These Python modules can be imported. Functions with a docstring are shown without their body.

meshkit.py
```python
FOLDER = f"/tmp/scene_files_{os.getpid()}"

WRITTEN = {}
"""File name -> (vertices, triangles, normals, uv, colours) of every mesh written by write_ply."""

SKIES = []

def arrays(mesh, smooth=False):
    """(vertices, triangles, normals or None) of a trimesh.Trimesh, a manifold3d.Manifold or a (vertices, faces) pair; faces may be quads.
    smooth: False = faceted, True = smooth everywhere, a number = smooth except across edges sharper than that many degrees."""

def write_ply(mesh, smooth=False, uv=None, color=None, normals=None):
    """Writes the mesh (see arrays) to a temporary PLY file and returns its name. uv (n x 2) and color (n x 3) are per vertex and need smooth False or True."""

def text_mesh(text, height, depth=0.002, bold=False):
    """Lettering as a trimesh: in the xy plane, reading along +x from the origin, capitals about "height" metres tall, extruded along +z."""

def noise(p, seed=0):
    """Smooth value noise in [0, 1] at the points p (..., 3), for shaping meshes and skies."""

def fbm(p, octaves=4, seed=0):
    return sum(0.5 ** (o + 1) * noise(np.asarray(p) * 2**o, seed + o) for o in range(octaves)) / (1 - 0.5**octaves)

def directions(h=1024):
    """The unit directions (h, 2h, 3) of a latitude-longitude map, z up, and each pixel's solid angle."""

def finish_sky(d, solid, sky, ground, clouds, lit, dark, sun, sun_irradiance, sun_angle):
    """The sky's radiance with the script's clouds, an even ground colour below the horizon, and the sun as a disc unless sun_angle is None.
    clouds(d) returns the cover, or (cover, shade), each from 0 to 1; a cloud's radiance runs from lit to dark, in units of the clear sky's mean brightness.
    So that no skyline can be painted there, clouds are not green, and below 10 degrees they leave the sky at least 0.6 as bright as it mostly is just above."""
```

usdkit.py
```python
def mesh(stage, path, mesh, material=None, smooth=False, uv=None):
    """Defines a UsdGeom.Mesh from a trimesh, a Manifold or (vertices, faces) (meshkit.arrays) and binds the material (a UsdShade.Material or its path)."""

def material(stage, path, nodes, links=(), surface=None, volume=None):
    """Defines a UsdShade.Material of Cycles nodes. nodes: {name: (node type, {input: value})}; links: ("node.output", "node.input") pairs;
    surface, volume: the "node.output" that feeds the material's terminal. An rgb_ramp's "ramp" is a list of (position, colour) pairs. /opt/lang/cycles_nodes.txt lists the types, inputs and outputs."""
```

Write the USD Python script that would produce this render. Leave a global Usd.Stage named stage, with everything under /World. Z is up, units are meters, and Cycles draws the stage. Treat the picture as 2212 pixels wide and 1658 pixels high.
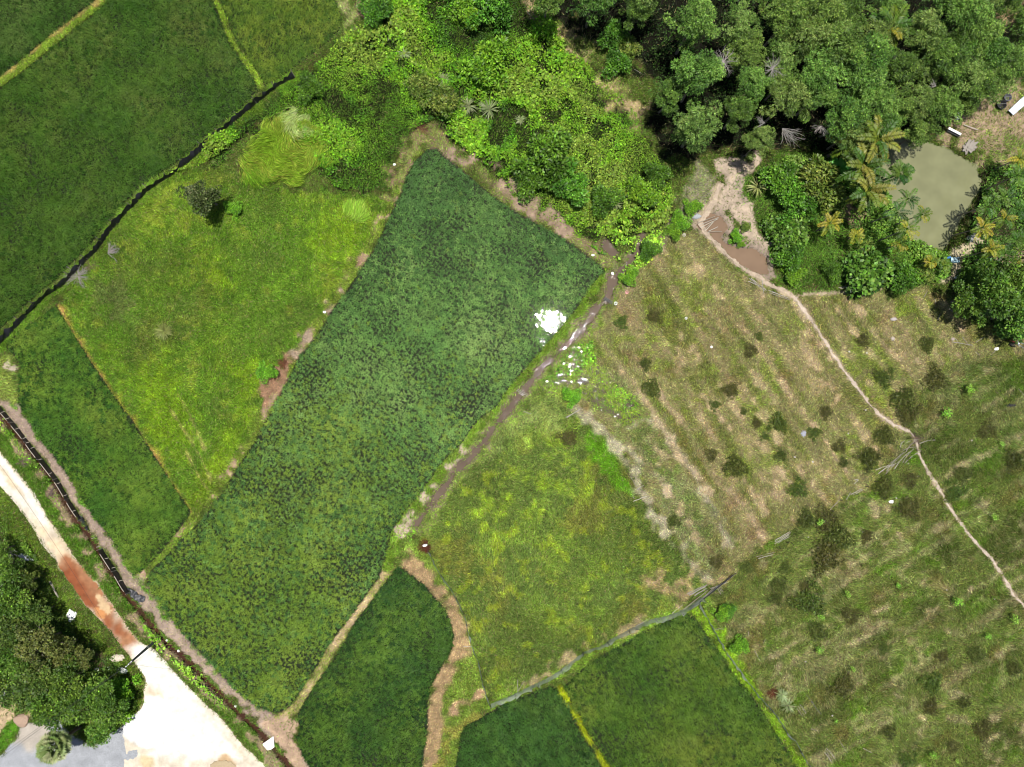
import math
import numpy as np
import shapely
import trimesh
import usdkit
from scipy import ndimage as ndi
from scipy.spatial import Delaunay
from shapely.geometry import Polygon, LineString, Point
from pxr import Usd, UsdGeom, UsdLux, UsdShade, Gf, Sdf, Vt

# ------------------------------------------------------------------ camera, sky, sun, exposure
stage = Usd.Stage.CreateInMemory()
UsdGeom.SetStageUpAxis(stage, UsdGeom.Tokens.z)
UsdGeom.SetStageMetersPerUnit(stage, 1.0)
UsdGeom.Xform.Define(stage, '/World')
UsdGeom.Scope.Define(stage, '/World/Looks')
H = 88.7                      # the drone hovers this high and looks straight down
S = 0.055                     # metres on the ground per unit of the survey sketch (2212 x 1658 units)
EXPOSURE = 0.78
SUN_I, SKY_S = 1.0, 0.05
cam = UsdGeom.Camera.Define(stage, '/World/camera')
cam.AddTranslateOp().Set(Gf.Vec3d(0, 0, H))
cam.CreateFocalLengthAttr(24.0)
cam.CreateHorizontalApertureAttr(2 * 24.0 * (1106 * S) / H)
cam.CreateVerticalApertureAttr(2 * 24.0 * (1106 * S) / H * 767 / 1024)
cam.CreateClippingRangeAttr(Gf.Vec2f(0.5, 5000))
cam.CreateExposureAttr(EXPOSURE)
SUN = np.array([4.5, 7.5, H]); SUN = SUN / np.linalg.norm(SUN)
sky_m = usdkit.material(stage, '/World/Looks/sky_look', {
    'sky': ('sky_texture', {'sky_type': 'single_scattering', 'sun_disc': False, 'sun_elevation': math.asin(SUN[2]), 'sun_rotation': math.atan2(SUN[0], SUN[1]), 'aerosol_density': 1.0}),
    'tc': ('texture_coordinate', {}),
    'sep': ('separate_xyz', {}),
    'zz': ('math', {'math_type': 'maximum', 'value2': 0.06}),
    'dx': ('math', {'math_type': 'divide'}), 'dy': ('math', {'math_type': 'divide'}),
    'pl': ('combine_xyz', {'z': 3.7}),
    'n': ('noise_texture', {'scale': 4.2, 'detail': 6.0, 'roughness': 0.55}),
    'cov': ('map_range', {'range_type': 'smoothstep', 'from_min': 0.55, 'from_max': 0.72, 'to_min': 0.0, 'to_max': 0.8, 'clamp': True}),
    'mixc': ('mix_color', {'b': (9.0, 9.2, 9.6)}),
    'bg': ('background_shader', {'strength': SKY_S}),
}, [('tc.generated', 'sep.vector'), ('sep.z', 'zz.value1'), ('sep.x', 'dx.value1'), ('zz.value', 'dx.value2'), ('sep.y', 'dy.value1'), ('zz.value', 'dy.value2'),
    ('dx.value', 'pl.x'), ('dy.value', 'pl.y'), ('pl.vector', 'n.vector'), ('n.fac', 'cov.value'), ('cov.result', 'mixc.fac'),
    ('sky.color', 'mixc.a'), ('mixc.result', 'bg.color')], surface='bg.background')
dome = UsdLux.DomeLight.Define(stage, '/World/sky')
UsdShade.MaterialBindingAPI.Apply(dome.GetPrim()).Bind(sky_m)
sun = UsdLux.DistantLight.Define(stage, '/World/sun')
sun.CreateIntensityAttr(SUN_I); sun.CreateNormalizeAttr(True); sun.CreateAngleAttr(0.53)
sun.CreateColorAttr(Gf.Vec3f(1.0, 0.955, 0.89))
sun.AddRotateXYZOp().Set(Gf.Vec3f(math.degrees(-math.asin(SUN[1])), math.degrees(math.atan2(SUN[0], SUN[2])), 0))
for p_, k_ in ((dome, 'structure'),):
    p_.GetPrim().SetCustomDataByKey('kind', k_)

# ------------------------------------------------------------------ helpers
RNG = np.random.default_rng(20240611)
TAU = 2 * math.pi
used = {}


def numbered(name, parent='/World'):
    k = used.get((parent, name), 0)
    used[(parent, name)] = k + 1
    return name if k == 0 else f'{name}_{k:03d}'


def tag(prim, label=None, cat=None, group=None, kind=None):
    for k, v in (('label', label), ('category', cat), ('group', group), ('kind', kind)):
        if v:
            prim.SetCustomDataByKey(k, v)
    return prim


def G(x, y, z=0.0):
    """A point of the survey sketch, as seen by the drone, on the level z."""
    k = (H - z) / H
    return np.array([(x - 1106) * S * k, (829 - y) * S * k, z])


def gp(pts, z=0.0):
    pts = np.asarray(pts, float)
    k = (H - z) / H
    return np.stack([(pts[:, 0] - 1106) * S * k, (829 - pts[:, 1]) * S * k], 1)


def tl(ox, oy, pts):
    """Points measured on one enlarged sheet of the survey (4 units per sketch unit, corner at ox, oy)."""
    return [(ox + x / 4.0, oy + y / 4.0) for x, y in pts]


def poly(pts):
    p = Polygon(gp(pts))
    return p if p.is_valid else p.buffer(0)


def band(pts, w):
    return LineString(gp(pts)).buffer(w / 2, cap_style='round', join_style='round')


def lin(r, g, b):
    c = np.array([r, g, b], float) / 255
    return np.where(c < 0.04045, c / 12.92, ((c + 0.055) / 1.055) ** 2.4)


GAIN = 0.46                   # base colour of a thing = what the exposed picture shows of it in full sun x this


def col(r, g, b, k=1.0):
    return np.clip(lin(r, g, b) * GAIN * k, 0, 0.85)


def write_mesh(path, v, f, material, c=None, normals=None):
    m = UsdGeom.Mesh.Define(stage, path)
    v = np.asarray(v, np.float32); f = np.asarray(f, np.int32)
    m.CreatePointsAttr(Vt.Vec3fArray.FromNumpy(v))
    m.CreateFaceVertexCountsAttr(Vt.IntArray.FromNumpy(np.full(len(f), f.shape[1], np.int32)))
    m.CreateFaceVertexIndicesAttr(Vt.IntArray.FromNumpy(f.ravel()))
    m.CreateSubdivisionSchemeAttr('none')
    if normals is not None:
        m.CreateNormalsAttr(Vt.Vec3fArray.FromNumpy(np.asarray(normals, np.float32)))
        m.SetNormalsInterpolation('vertex')
    if c is not None:
        UsdGeom.PrimvarsAPI(m).CreatePrimvar('col', Sdf.ValueTypeNames.Color3fArray, 'vertex').Set(Vt.Vec3fArray.FromNumpy(np.asarray(c, np.float32)))
    UsdShade.MaterialBindingAPI.Apply(m.GetPrim()).Bind(material)
    return m.GetPrim()


class Geo:
    """Collects triangles (with a colour per vertex) for one mesh."""

    def __init__(self):
        self.v, self.f, self.c, self.n = [], [], [], 0

    def add(self, v, f, c=(0.5, 0.5, 0.5)):
        v = np.asarray(v, float); f = np.asarray(f, int)
        if f.shape[1] == 4:
            f = np.vstack([f[:, [0, 1, 2]], f[:, [0, 2, 3]]])
        c = np.asarray(c, float)
        if c.ndim == 1:
            c = np.tile(c, (len(v), 1))
        self.v.append(v); self.f.append(f + self.n); self.c.append(c); self.n += len(v)
        return self

    def tm(self, m, c=(0.5, 0.5, 0.5)):
        return self.add(m.vertices, m.faces, c)

    def arrays(self):
        return np.vstack(self.v), np.vstack(self.f), np.vstack(self.c)

    def build(self, name, material, parent=None, smooth=False):
        base = '/World' if parent is None else str(parent.GetPath())
        v, f, c = self.arrays()
        n = None
        if smooth:
            n = np.zeros_like(v); fn = np.cross(v[f[:, 1]] - v[f[:, 0]], v[f[:, 2]] - v[f[:, 0]])
            for k in range(3):
                np.add.at(n, f[:, k], fn)
            n /= np.maximum(np.linalg.norm(n, axis=1, keepdims=True), 1e-12)
        return write_mesh(f'{base}/{numbered(name, base)}', v, f, material, c, n)


def unit(a):
    return a / np.maximum(np.linalg.norm(a, axis=-1, keepdims=True), 1e-9)


def rand_dirs(rng, n):
    return unit(rng.normal(size=(n, 3)))


def leaves(pos, axis, length, width, c, rng, up=0.5, kind='diamond'):
    """Many leaves at once. axis: the way each leaf points; up: how much its face turns upward."""
    n = len(pos)
    axis = unit(axis)
    face = unit(rng.normal(size=(n, 3)) * (1 - up) + np.array([0, 0, 1.0]) * up)
    side = unit(np.cross(axis, face))
    L = np.broadcast_to(length, n)[:, None]; W = np.broadcast_to(width, n)[:, None]
    if kind == 'tri':
        v = np.stack([pos - side * W / 2, pos + side * W / 2, pos + axis * L], 1).reshape(-1, 3)
        f = np.arange(3 * n).reshape(n, 3); k = 3
    else:
        v = np.stack([pos, pos + axis * L * 0.45 - side * W / 2, pos + axis * L, pos + axis * L * 0.45 + side * W / 2], 1).reshape(-1, 3)
        b = np.arange(n)[:, None] * 4
        f = np.vstack([b + [0, 1, 2], b + [0, 2, 3]]); k = 4
    return v, f, np.repeat(np.asarray(c), k, 0)


def tint(c, n, rng, amount=0.25, hue=0.08):
    """n colours scattered round c (one colour, or n of them)."""
    c = np.broadcast_to(np.asarray(c, float), (n, 3))
    v = np.exp(rng.normal(0, amount, (n, 1)))
    return np.clip(c * v * np.exp(rng.normal(0, hue, (n, 3))), 0.002, 0.8)


def tube(pts, radii, sides=6, cap=True):
    pts = np.asarray(pts, float); n = len(pts)
    radii = np.broadcast_to(radii, n)
    t = unit(np.gradient(pts, axis=0))
    ref = np.where(np.abs(t[:, 2:3]) > 0.9, [[1.0, 0, 0]], [[0, 0, 1.0]])
    a = unit(np.cross(t, ref)); b = np.cross(t, a)
    ang = np.arange(sides) / sides * TAU
    v = pts[:, None] + radii[:, None, None] * (a[:, None] * np.cos(ang)[None, :, None] + b[:, None] * np.sin(ang)[None, :, None])
    v = v.reshape(-1, 3); f = []
    for i in range(n - 1):
        for k in range(sides):
            q = (k + 1) % sides
            f += [[i * sides + k, (i + 1) * sides + k, (i + 1) * sides + q], [i * sides + k, (i + 1) * sides + q, i * sides + q]]
    if cap:
        v = np.vstack([v, pts[0], pts[-1]])
        for k in range(sides):
            q = (k + 1) % sides
            f += [[n * sides, k, q], [n * sides + 1, (n - 1) * sides + q, (n - 1) * sides + k]]
    return v, np.array(f)


def box(size, at=(0, 0, 0), rz=0.0, bevel=0.0):
    """A box whose edges are cut back by the bevel."""
    sx, sy, sz = np.asarray(size) / 2
    b = min(bevel, 0.45 * 2 * min(sx, sy, sz)) if bevel else 0
    if b:
        pts = []
        for x in (-1, 1):
            for y in (-1, 1):
                for z in (-1, 1):
                    pts += [(x * (sx - b), y * (sy - b), z * sz), (x * (sx - b), y * sy, z * (sz - b)), (x * sx, y * (sy - b), z * (sz - b))]
        m = trimesh.convex.convex_hull(np.array(pts))
        v, f = np.array(m.vertices), np.array(m.faces)
    else:
        m = trimesh.creation.box((2 * sx, 2 * sy, 2 * sz)); v, f = np.array(m.vertices), np.array(m.faces)
    ca, sa = math.cos(rz), math.sin(rz)
    v = v @ np.array([[ca, sa, 0], [-sa, ca, 0], [0, 0, 1.0]]) + np.asarray(at)
    return v, f


def thing(name, loc, label, cat, rz=0.0, scale=1.0, group=None):
    x = UsdGeom.Xform.Define(stage, '/World/' + numbered(name))
    x.AddTranslateOp().Set(Gf.Vec3d(*map(float, loc))); x.AddRotateZOp().Set(float(math.degrees(rz))); x.AddScaleOp().Set(Gf.Vec3f(float(scale)))
    return tag(x.GetPrim(), label, cat, group)


def copy_of(first, name, loc, label, cat, rz=0.0, scale=1.0, group=None):
    """One more of a thing: its own Xform that refers to the first one's parts."""
    p = thing(name, loc, label, cat, rz, scale, group)
    p.GetReferences().AddInternalReference(first.GetPath())
    p.SetInstanceable(True)
    return p


# ------------------------------------------------------------------ materials
def veg(name, trans=0.35, rough=0.55, spec=0.25, base=None, vary=0.12):
    """Leaves and grass: the mesh's own leaf colours, a little different from plant to plant, letting light through."""
    nodes = {
        'oi': ('object_info', {}),
        'mr': ('map_range', {'from_min': 0.0, 'from_max': 1.0, 'to_min': 1 - vary, 'to_max': 1 + vary}),
        'hs': ('hsv', {'hue': 0.5, 'saturation': 1.0, 'fac': 1.0}),
        'hh': ('map_range', {'from_min': 0.0, 'from_max': 1.0, 'to_min': 0.5 - vary * 0.09, 'to_max': 0.5 + vary * 0.09}),
        'p': ('principled_bsdf', {'roughness': rough, 'specular_ior_level': spec}),
        'tcol': ('mix_color', {'blend_type': 'multiply', 'fac': 1.0, 'b': (1.25, 1.3, 0.55)}),
        't': ('translucent_bsdf', {}),
        'm': ('mix_closure', {'fac': trans}),
    }
    links = [('oi.random', 'mr.value'), ('mr.result', 'hs.value'), ('oi.random', 'hh.value'), ('hh.result', 'hs.hue'), ('hs.color', 'p.base_color'), ('hs.color', 'tcol.a'), ('tcol.result', 't.color'),
             ('p.BSDF', 'm.closure1'), ('t.BSDF', 'm.closure2')]
    if base is None:
        nodes['a'] = ('attribute', {'attribute': 'col'}); links.append(('a.color', 'hs.color'))
    else:
        nodes['a'] = ('color', {'value': base}); links.append(('a.color', 'hs.color'))
    return usdkit.material(stage, '/World/Looks/' + name, nodes, links, surface='m.closure')


def surf(name, base=None, rough=0.85, spec=0.3, noise=None, bump=0.0, bscale=8.0, metallic=0.0, var=0.25):
    """A solid surface: plain colour or the mesh's own colours, mottled by noise, with fine relief."""
    nodes = {'g': ('geometry', {}), 'n': ('noise_texture', {'scale': noise or 3.0, 'detail': 6.0, 'roughness': 0.65}),
             'mr': ('map_range', {'from_min': 0.25, 'from_max': 0.75, 'to_min': 1 - var, 'to_max': 1 + var}),
             'mul': ('vector_math', {'math_type': 'scale'}),
             'p': ('principled_bsdf', {'roughness': rough, 'specular_ior_level': spec, 'metallic': metallic})}
    links = [('g.position', 'n.vector'), ('n.fac', 'mr.value'), ('mr.result', 'mul.scale'), ('mul.vector', 'p.base_color')]
    if base is None:
        nodes['a'] = ('attribute', {'attribute': 'col'}); links.append(('a.color', 'mul.vector1'))
    else:
        nodes['a'] = ('color', {'value': tuple(base)}); links.append(('a.color', 'mul.vector1'))
    if bump:
        nodes['bn'] = ('noise_texture', {'scale': bscale, 'detail': 5.0, 'roughness': 0.6})
        nodes['b'] = ('bump', {'strength': 1.0, 'distance': bump})
        links += [('g.position', 'bn.vector'), ('bn.fac', 'b.height'), ('b.normal', 'p.normal')]
    return usdkit.material(stage, '/World/Looks/' + name, nodes, links, surface='p.BSDF')


def water(name, base, rough=0.05, ripple=0.004, rscale=4.0, var=0.2, spec=0.5, gust=0.0, gscale=6.0):
    """Murky water: slow waves, and patches of finer ripple where the wind touches it."""
    nodes = {'g': ('geometry', {}), 'n': ('noise_texture', {'scale': 0.5, 'detail': 4.0}),
             'mr': ('map_range', {'from_min': 0.25, 'from_max': 0.75, 'to_min': 1 - var, 'to_max': 1 + var}),
             'mul': ('vector_math', {'math_type': 'scale', 'vector1': tuple(base)}),
             'bn': ('noise_texture', {'scale': rscale, 'detail': 1.0, 'roughness': 0.5}),
             'gn': ('noise_texture', {'scale': gscale, 'detail': 1.0, 'roughness': 0.5}),
             'gm': ('noise_texture', {'scale': 0.9, 'detail': 3.0, 'roughness': 0.6}),
             'gr': ('map_range', {'from_min': 0.50, 'from_max': 0.64, 'to_min': 0.0, 'to_max': gust, 'clamp': True}),
             'h1': ('math', {'math_type': 'multiply', 'value2': ripple}), 'h2': ('math', {'math_type': 'multiply'}), 'h': ('math', {'math_type': 'add'}),
             'b': ('bump', {'strength': 1.0, 'distance': 1.0}),
             'p': ('principled_bsdf', {'roughness': rough, 'ior': 1.33, 'specular_ior_level': spec})}
    links = [('g.position', 'n.vector'), ('n.fac', 'mr.value'), ('mr.result', 'mul.scale'), ('mul.vector', 'p.base_color'),
             ('g.position', 'bn.vector'), ('g.position', 'gn.vector'), ('g.position', 'gm.vector'), ('gm.fac', 'gr.value'), ('bn.fac', 'h1.value1'),
             ('gn.fac', 'h2.value1'), ('gr.result', 'h2.value2'), ('h1.value', 'h.value1'), ('h2.value', 'h.value2'), ('h.value', 'b.height'), ('b.normal', 'p.normal')]
    return usdkit.material(stage, '/World/Looks/' + name, nodes, links, surface='p.BSDF')


M_LEAF = veg('leaf_look', trans=0.3)
M_CROWN = veg('crown_leaf_look', trans=0.16, spec=0.3, rough=0.5)
M_GRASS = veg('grass_look', trans=0.3, spec=0.15)
M_BARK = surf('bark_look', rough=0.9, noise=6.0, bump=0.02)
M_ANY = surf('painted_look', rough=0.7, noise=5.0, var=0.12)
M_SOIL = surf('soil_look', rough=0.95, spec=0.1, noise=2.2, bump=0.05, bscale=5.0, var=0.3)
# ------------------------------------------------------------------ the land, surveyed on a 12 cm raster
CELL = 0.12
X0, Y0, X1, Y1 = -72.0, -56.0, 72.0, 56.0
NX, NY = int((X1 - X0) / CELL) + 1, int((Y1 - Y0) / CELL) + 1
XS, YS = X0 + np.arange(NX) * CELL, Y0 + np.arange(NY) * CELL
SOIL = np.zeros((NY, NX, 3)); VEG = np.zeros((NY, NX, 3))
DENS = np.zeros((NY, NX)); TALL = np.zeros((NY, NX)); RISE = np.zeros((NY, NX))


def haze_noise(sigma, seed, stretch=None):
    """Smooth noise with unit spread; sigma in metres (stretch: (angle, factor) for streaks)."""
    r = np.random.default_rng(seed)
    if stretch is None:
        n = ndi.gaussian_filter(r.normal(size=(NY, NX)), sigma / CELL, mode='wrap')
    else:
        ang, k = stretch
        m = 1400
        t = ndi.gaussian_filter(r.normal(size=(m, m)), (sigma / CELL, sigma * k / CELL), mode='wrap')
        xx, yy = np.meshgrid(XS, YS)
        u = (xx * math.cos(ang) + yy * math.sin(ang)) / CELL; w = (-xx * math.sin(ang) + yy * math.cos(ang)) / CELL
        n = t[np.mod(w.astype(int), m), np.mod(u.astype(int), m)]
    return (n - n.mean()) / n.std()


N_FINE = haze_noise(0.14, 1); N_SMALL = haze_noise(0.35, 2); N_MID = haze_noise(0.9, 3); N_BIG = haze_noise(2.6, 4); N_HUGE = haze_noise(6.0, 5)
N_MID2 = haze_noise(1.1, 6); N_SMALL2 = haze_noise(0.45, 7)


def window(shape, margin):
    a, b, c, d = shape.bounds
    i0, i1 = max(int((b - margin - Y0) / CELL), 0), min(int((d + margin - Y0) / CELL) + 2, NY)
    j0, j1 = max(int((a - margin - X0) / CELL), 0), min(int((c + margin - X0) / CELL) + 2, NX)
    return slice(i0, max(i1, i0)), slice(j0, max(j1, j0))


def cover(shape, feather=0.4, rag=0.3, noise=None):
    """How far the shape covers each cell (0..1) with a soft and ragged edge."""
    w = window(shape, feather + 3 * rag + 0.5)
    yy, xx = np.meshgrid(YS[w[0]], XS[w[1]], indexing='ij')
    if yy.size == 0:
        return w, np.zeros(yy.shape)
    shapely.prepare(shape)
    ins = shapely.contains_xy(shape, xx, yy)
    sd = (ndi.distance_transform_edt(ins) - ndi.distance_transform_edt(~ins)) * CELL if ins.any() and not ins.all() else np.where(ins, 99.0, -99.0)
    nn = (N_SMALL if noise is None else noise)[w]
    return w, np.clip(0.5 + (sd + rag * nn) / max(feather, 1e-3), 0, 1)


def paint(shape, soil=None, veg=None, dens=None, tall=None, rise=None, a=1.0, feather=0.4, rag=0.3, noise=None, mottle=None):
    """Lays soil, grass colour, grass density, grass height and relief over a shape. mottle: (noise, level, softness) keeps only the patches above the level."""
    w, m = cover(shape, feather, rag, noise)
    m = m * a
    if mottle is not None:
        nn, lev, sof = mottle
        m = m * np.clip(0.5 + (nn[w] + 0.5 * N_SMALL[w] + 0.4 * N_FINE[w] - lev) / (sof * 1.5), 0, 1)
    if veg is not None and soil is None:
        soil = np.asarray(veg) * np.array([0.52, 0.48, 0.50])
    for arr, val in ((SOIL, soil), (VEG, veg)):
        if val is not None:
            arr[w] = arr[w] * (1 - m[..., None]) + np.asarray(val) * m[..., None]
    for arr, val in ((DENS, dens), (TALL, tall)):
        if val is not None:
            arr[w] = arr[w] * (1 - m) + val * m
    if rise is not None:
        RISE[w] += rise * m


# ------------------------------------------------------------------ outlines
R = {}
R['a'] = poly([(-60, -60), (214, -60), (213, -5), (190, 15), (160, 40), (107, 80), (55, 124), (0, 166), (-60, 214)])
R['b'] = poly([(-60, 233), (0, 190), (60, 146), (110, 106), (165, 60), (232, 4), (240, -60), (452, -60), (462, 0), (475, 32), (490, 75), (515, 120), (547, 165), (558, 195), (525, 232), (465, 280), (415, 325), (375, 358), (305, 404), (262, 450), (232, 485), (190, 535), (160, 565), (122, 605), (95, 625), (55, 660), (25, 690), (0, 712), (-60, 762)])
R['c'] = poly([(470, -60), (474, 0), (487, 32), (502, 75), (530, 120), (562, 165), (572, 186), (592, 180), (653, 133), (708, 92), (737, 60), (739, 32), (723, 0), (722, -60)])
R['d'] = poly([(922, 322), (940, 320), (960, 338), (1000, 368), (1060, 420), (1100, 448), (1150, 478), (1210, 510), (1260, 545), (1300, 575), (1308, 585), (1304, 592), (1281, 612), (1246, 667), (1231, 687), (1176, 750), (1158, 772), (1111, 825), (1098, 839), (1075, 876), (1028, 914), (1000, 956), (953, 1001), (938, 1026), (905, 1071), (880, 1099), (845, 1149), (840, 1186), (830, 1219), (818, 1250), (790, 1288), (768, 1318), (740, 1356), (708, 1398), (688, 1436), (663, 1473), (638, 1513), (612, 1538), (600, 1541), (585, 1537), (553, 1528), (500, 1483), (462, 1443), (430, 1408), (390, 1366), (355, 1321), (335, 1293), (318, 1260), (316, 1248), (322, 1239), (362, 1199), (390, 1166), (430, 1131), (487, 1054), (507, 1019), (553, 949), (583, 891), (620, 824), (645, 772), (678, 734), (703, 694), (728, 654), (750, 627), (778, 584), (803, 547), (823, 507), (845, 460), (865, 420), (880, 377), (898, 345)])
R['e'] = poly([(122, 660), (150, 707), (175, 747), (207, 797), (228, 829), (255, 866), (288, 912), (320, 964), (350, 1009), (375, 1049), (410, 1101), (412, 1111), (375, 1159), (348, 1194), (322, 1221), (300, 1239), (290, 1242), (275, 1229), (250, 1179), (225, 1146), (200, 1114), (170, 1066), (140, 1021), (110, 981), (82, 944), (55, 901), (38, 865), (40, 815), (42, 790), (25, 764), (8, 748), (40, 718), (80, 690)])
R['f'] = poly([(852, 1232), (863, 1224), (878, 1233), (893, 1245), (915, 1261), (938, 1288), (958, 1311), (973, 1341), (981, 1371), (977, 1398), (963, 1428), (943, 1461), (929, 1488), (923, 1526), (923, 1588), (915, 1631), (908, 1720), (690, 1720), (668, 1658), (648, 1623), (640, 1593), (648, 1576), (640, 1548), (653, 1523), (675, 1488), (693, 1463), (723, 1418), (748, 1378), (768, 1341), (798, 1303), (820, 1273), (840, 1248)])
R['g'] = poly([(978, 1720), (983, 1658), (995, 1588), (1003, 1571), (1040, 1551), (1073, 1528), (1106, 1513), (1156, 1493), (1188, 1483), (1204, 1487), (1222, 1518), (1242, 1551), (1262, 1588), (1281, 1618), (1306, 1658), (1340, 1720)])
R['h'] = poly([(1218, 1480), (1228, 1474), (1256, 1445), (1286, 1424), (1331, 1398), (1368, 1376), (1393, 1361), (1438, 1340), (1481, 1324), (1501, 1334), (1531, 1375), (1556, 1408), (1573, 1440), (1601, 1475), (1626, 1505), (1648, 1536), (1659, 1555), (1672, 1578), (1688, 1605), (1705, 1625), (1721, 1658), (1760, 1720), (1352, 1720), (1316, 1656), (1291, 1618), (1271, 1588), (1251, 1551), (1231, 1518)])
FIELDS = list(R.values())
ALLRICE = shapely.union_all(FIELDS)

ROAD = poly([(-70, 960), (0, 1049), (32, 1086), (50, 1111), (75, 1146), (92, 1179), (115, 1204), (140, 1243), (160, 1271), (185, 1306), (215, 1338), (237, 1361), (260, 1393), (280, 1418), (300, 1443), (312, 1461), (317, 1476), (310, 1493), (312, 1518), (297, 1541), (277, 1548), (266, 1572), (270, 1620), (262, 1720), (650, 1720), (572, 1654), (553, 1633), (525, 1611), (500, 1578), (475, 1548), (445, 1521), (400, 1476), (362, 1436), (335, 1403), (300, 1386), (275, 1353), (250, 1316), (225, 1281), (195, 1243), (175, 1221), (150, 1186), (125, 1146), (100, 1116), (77, 1069), (52, 1036), (25, 1004), (0, 974), (-70, 880)])
YARD = poly([(-60, 1640), (0, 1632), (37, 1594), (45, 1562), (87, 1558), (125, 1553), (150, 1585), (200, 1612), (225, 1595), (258, 1574), (280, 1580), (300, 1615), (308, 1640), (310, 1720), (-60, 1720)])
CANAL_L = [(-40, 838), (5, 891), (40, 934), (72, 974), (100, 1009), (125, 1044), (147, 1084), (172, 1124), (197, 1156), (217, 1189), (240, 1224), (252, 1241), (265, 1266), (277, 1283), (300, 1311), (332, 1351), (370, 1391), (410, 1428), (450, 1468), (490, 1508), (525, 1543), (553, 1568), (583, 1600), (600, 1618), (628, 1653), (670, 1710)]
DITCH = [(x - 5, y + 3) for x, y in CANAL_L]
STREAM = [(1388, 512), (1378, 540), (1366, 562), (1343, 584), (1328, 604), (1318, 632), (1306, 652), (1288, 666), (1281, 684), (1266, 700), (1238, 732), (1216, 752), (1196, 772), (1168, 797), (1148, 820), (1130, 846), (1112, 870), (1098, 887), (1085, 903), (1068, 922), (1048, 947), (1028, 976), (1010, 996), (990, 1013), (973, 1037), (948, 1066), (928, 1096), (913, 1116), (902, 1134)]
POND = poly([(1940, 290), (1971, 300), (2009, 308), (2039, 317), (2069, 332), (2094, 345), (2114, 360), (2119, 385), (2116, 414), (2098, 447), (2081, 472), (2066, 500), (2053, 524), (2041, 537), (2009, 536), (1984, 527), (1964, 502), (1940, 460), (1916, 420), (1902, 390), (1908, 350), (1922, 305)])
POOL = poly([(1506, 487), (1531, 460), (1561, 470), (1570, 497), (1558, 512), (1566, 524), (1596, 537), (1626, 537), (1656, 557), (1662, 594), (1638, 590), (1601, 574), (1581, 556), (1556, 529), (1531, 506), (1511, 494)])
MARSH = poly([(1200, 800), (1228, 762), (1252, 742), (1280, 738), (1290, 780), (1320, 820), (1372, 858), (1390, 905), (1350, 920), (1300, 892), (1262, 862), (1222, 838), (1180, 850), (1165, 832)])
PUDDLE = poly([(1300, 528), (1312, 518), (1322, 530), (1338, 546), (1330, 556), (1316, 550), (1304, 540)])
RILL = [(743, -60), (776, 0), (785, 28), (797, 47), (815, 60)]
PATH = [(1556, 400), (1540, 440), (1512, 480), (1520, 500), (1545, 526), (1580, 560), (1620, 590), (1660, 614), (1700, 633), (1716, 642), (1740, 675), (1765, 712), (1795, 760), (1830, 810), (1850, 835), (1875, 870), (1897, 896), (1930, 917), (1963, 933), (1978, 948), (1985, 980), (2005, 1020), (2030, 1060), (2060, 1110), (2100, 1165), (2140, 1205), (2165, 1245), (2190, 1285), (2216, 1316), (2270, 1380)]
PATH_E = [(1716, 641), (1750, 635), (1800, 633), (1850, 629), (1905, 622)]
SAND = poly([(1530, 340), (1552, 334), (1585, 340), (1620, 352), (1640, 330), (1656, 338), (1632, 365), (1600, 378), (1588, 400), (1605, 430), (1628, 462), (1640, 500), (1655, 540), (1640, 548), (1610, 520), (1592, 500), (1580, 470), (1560, 460), (1535, 460), (1540, 430), (1552, 400), (1540, 370)])

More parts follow.
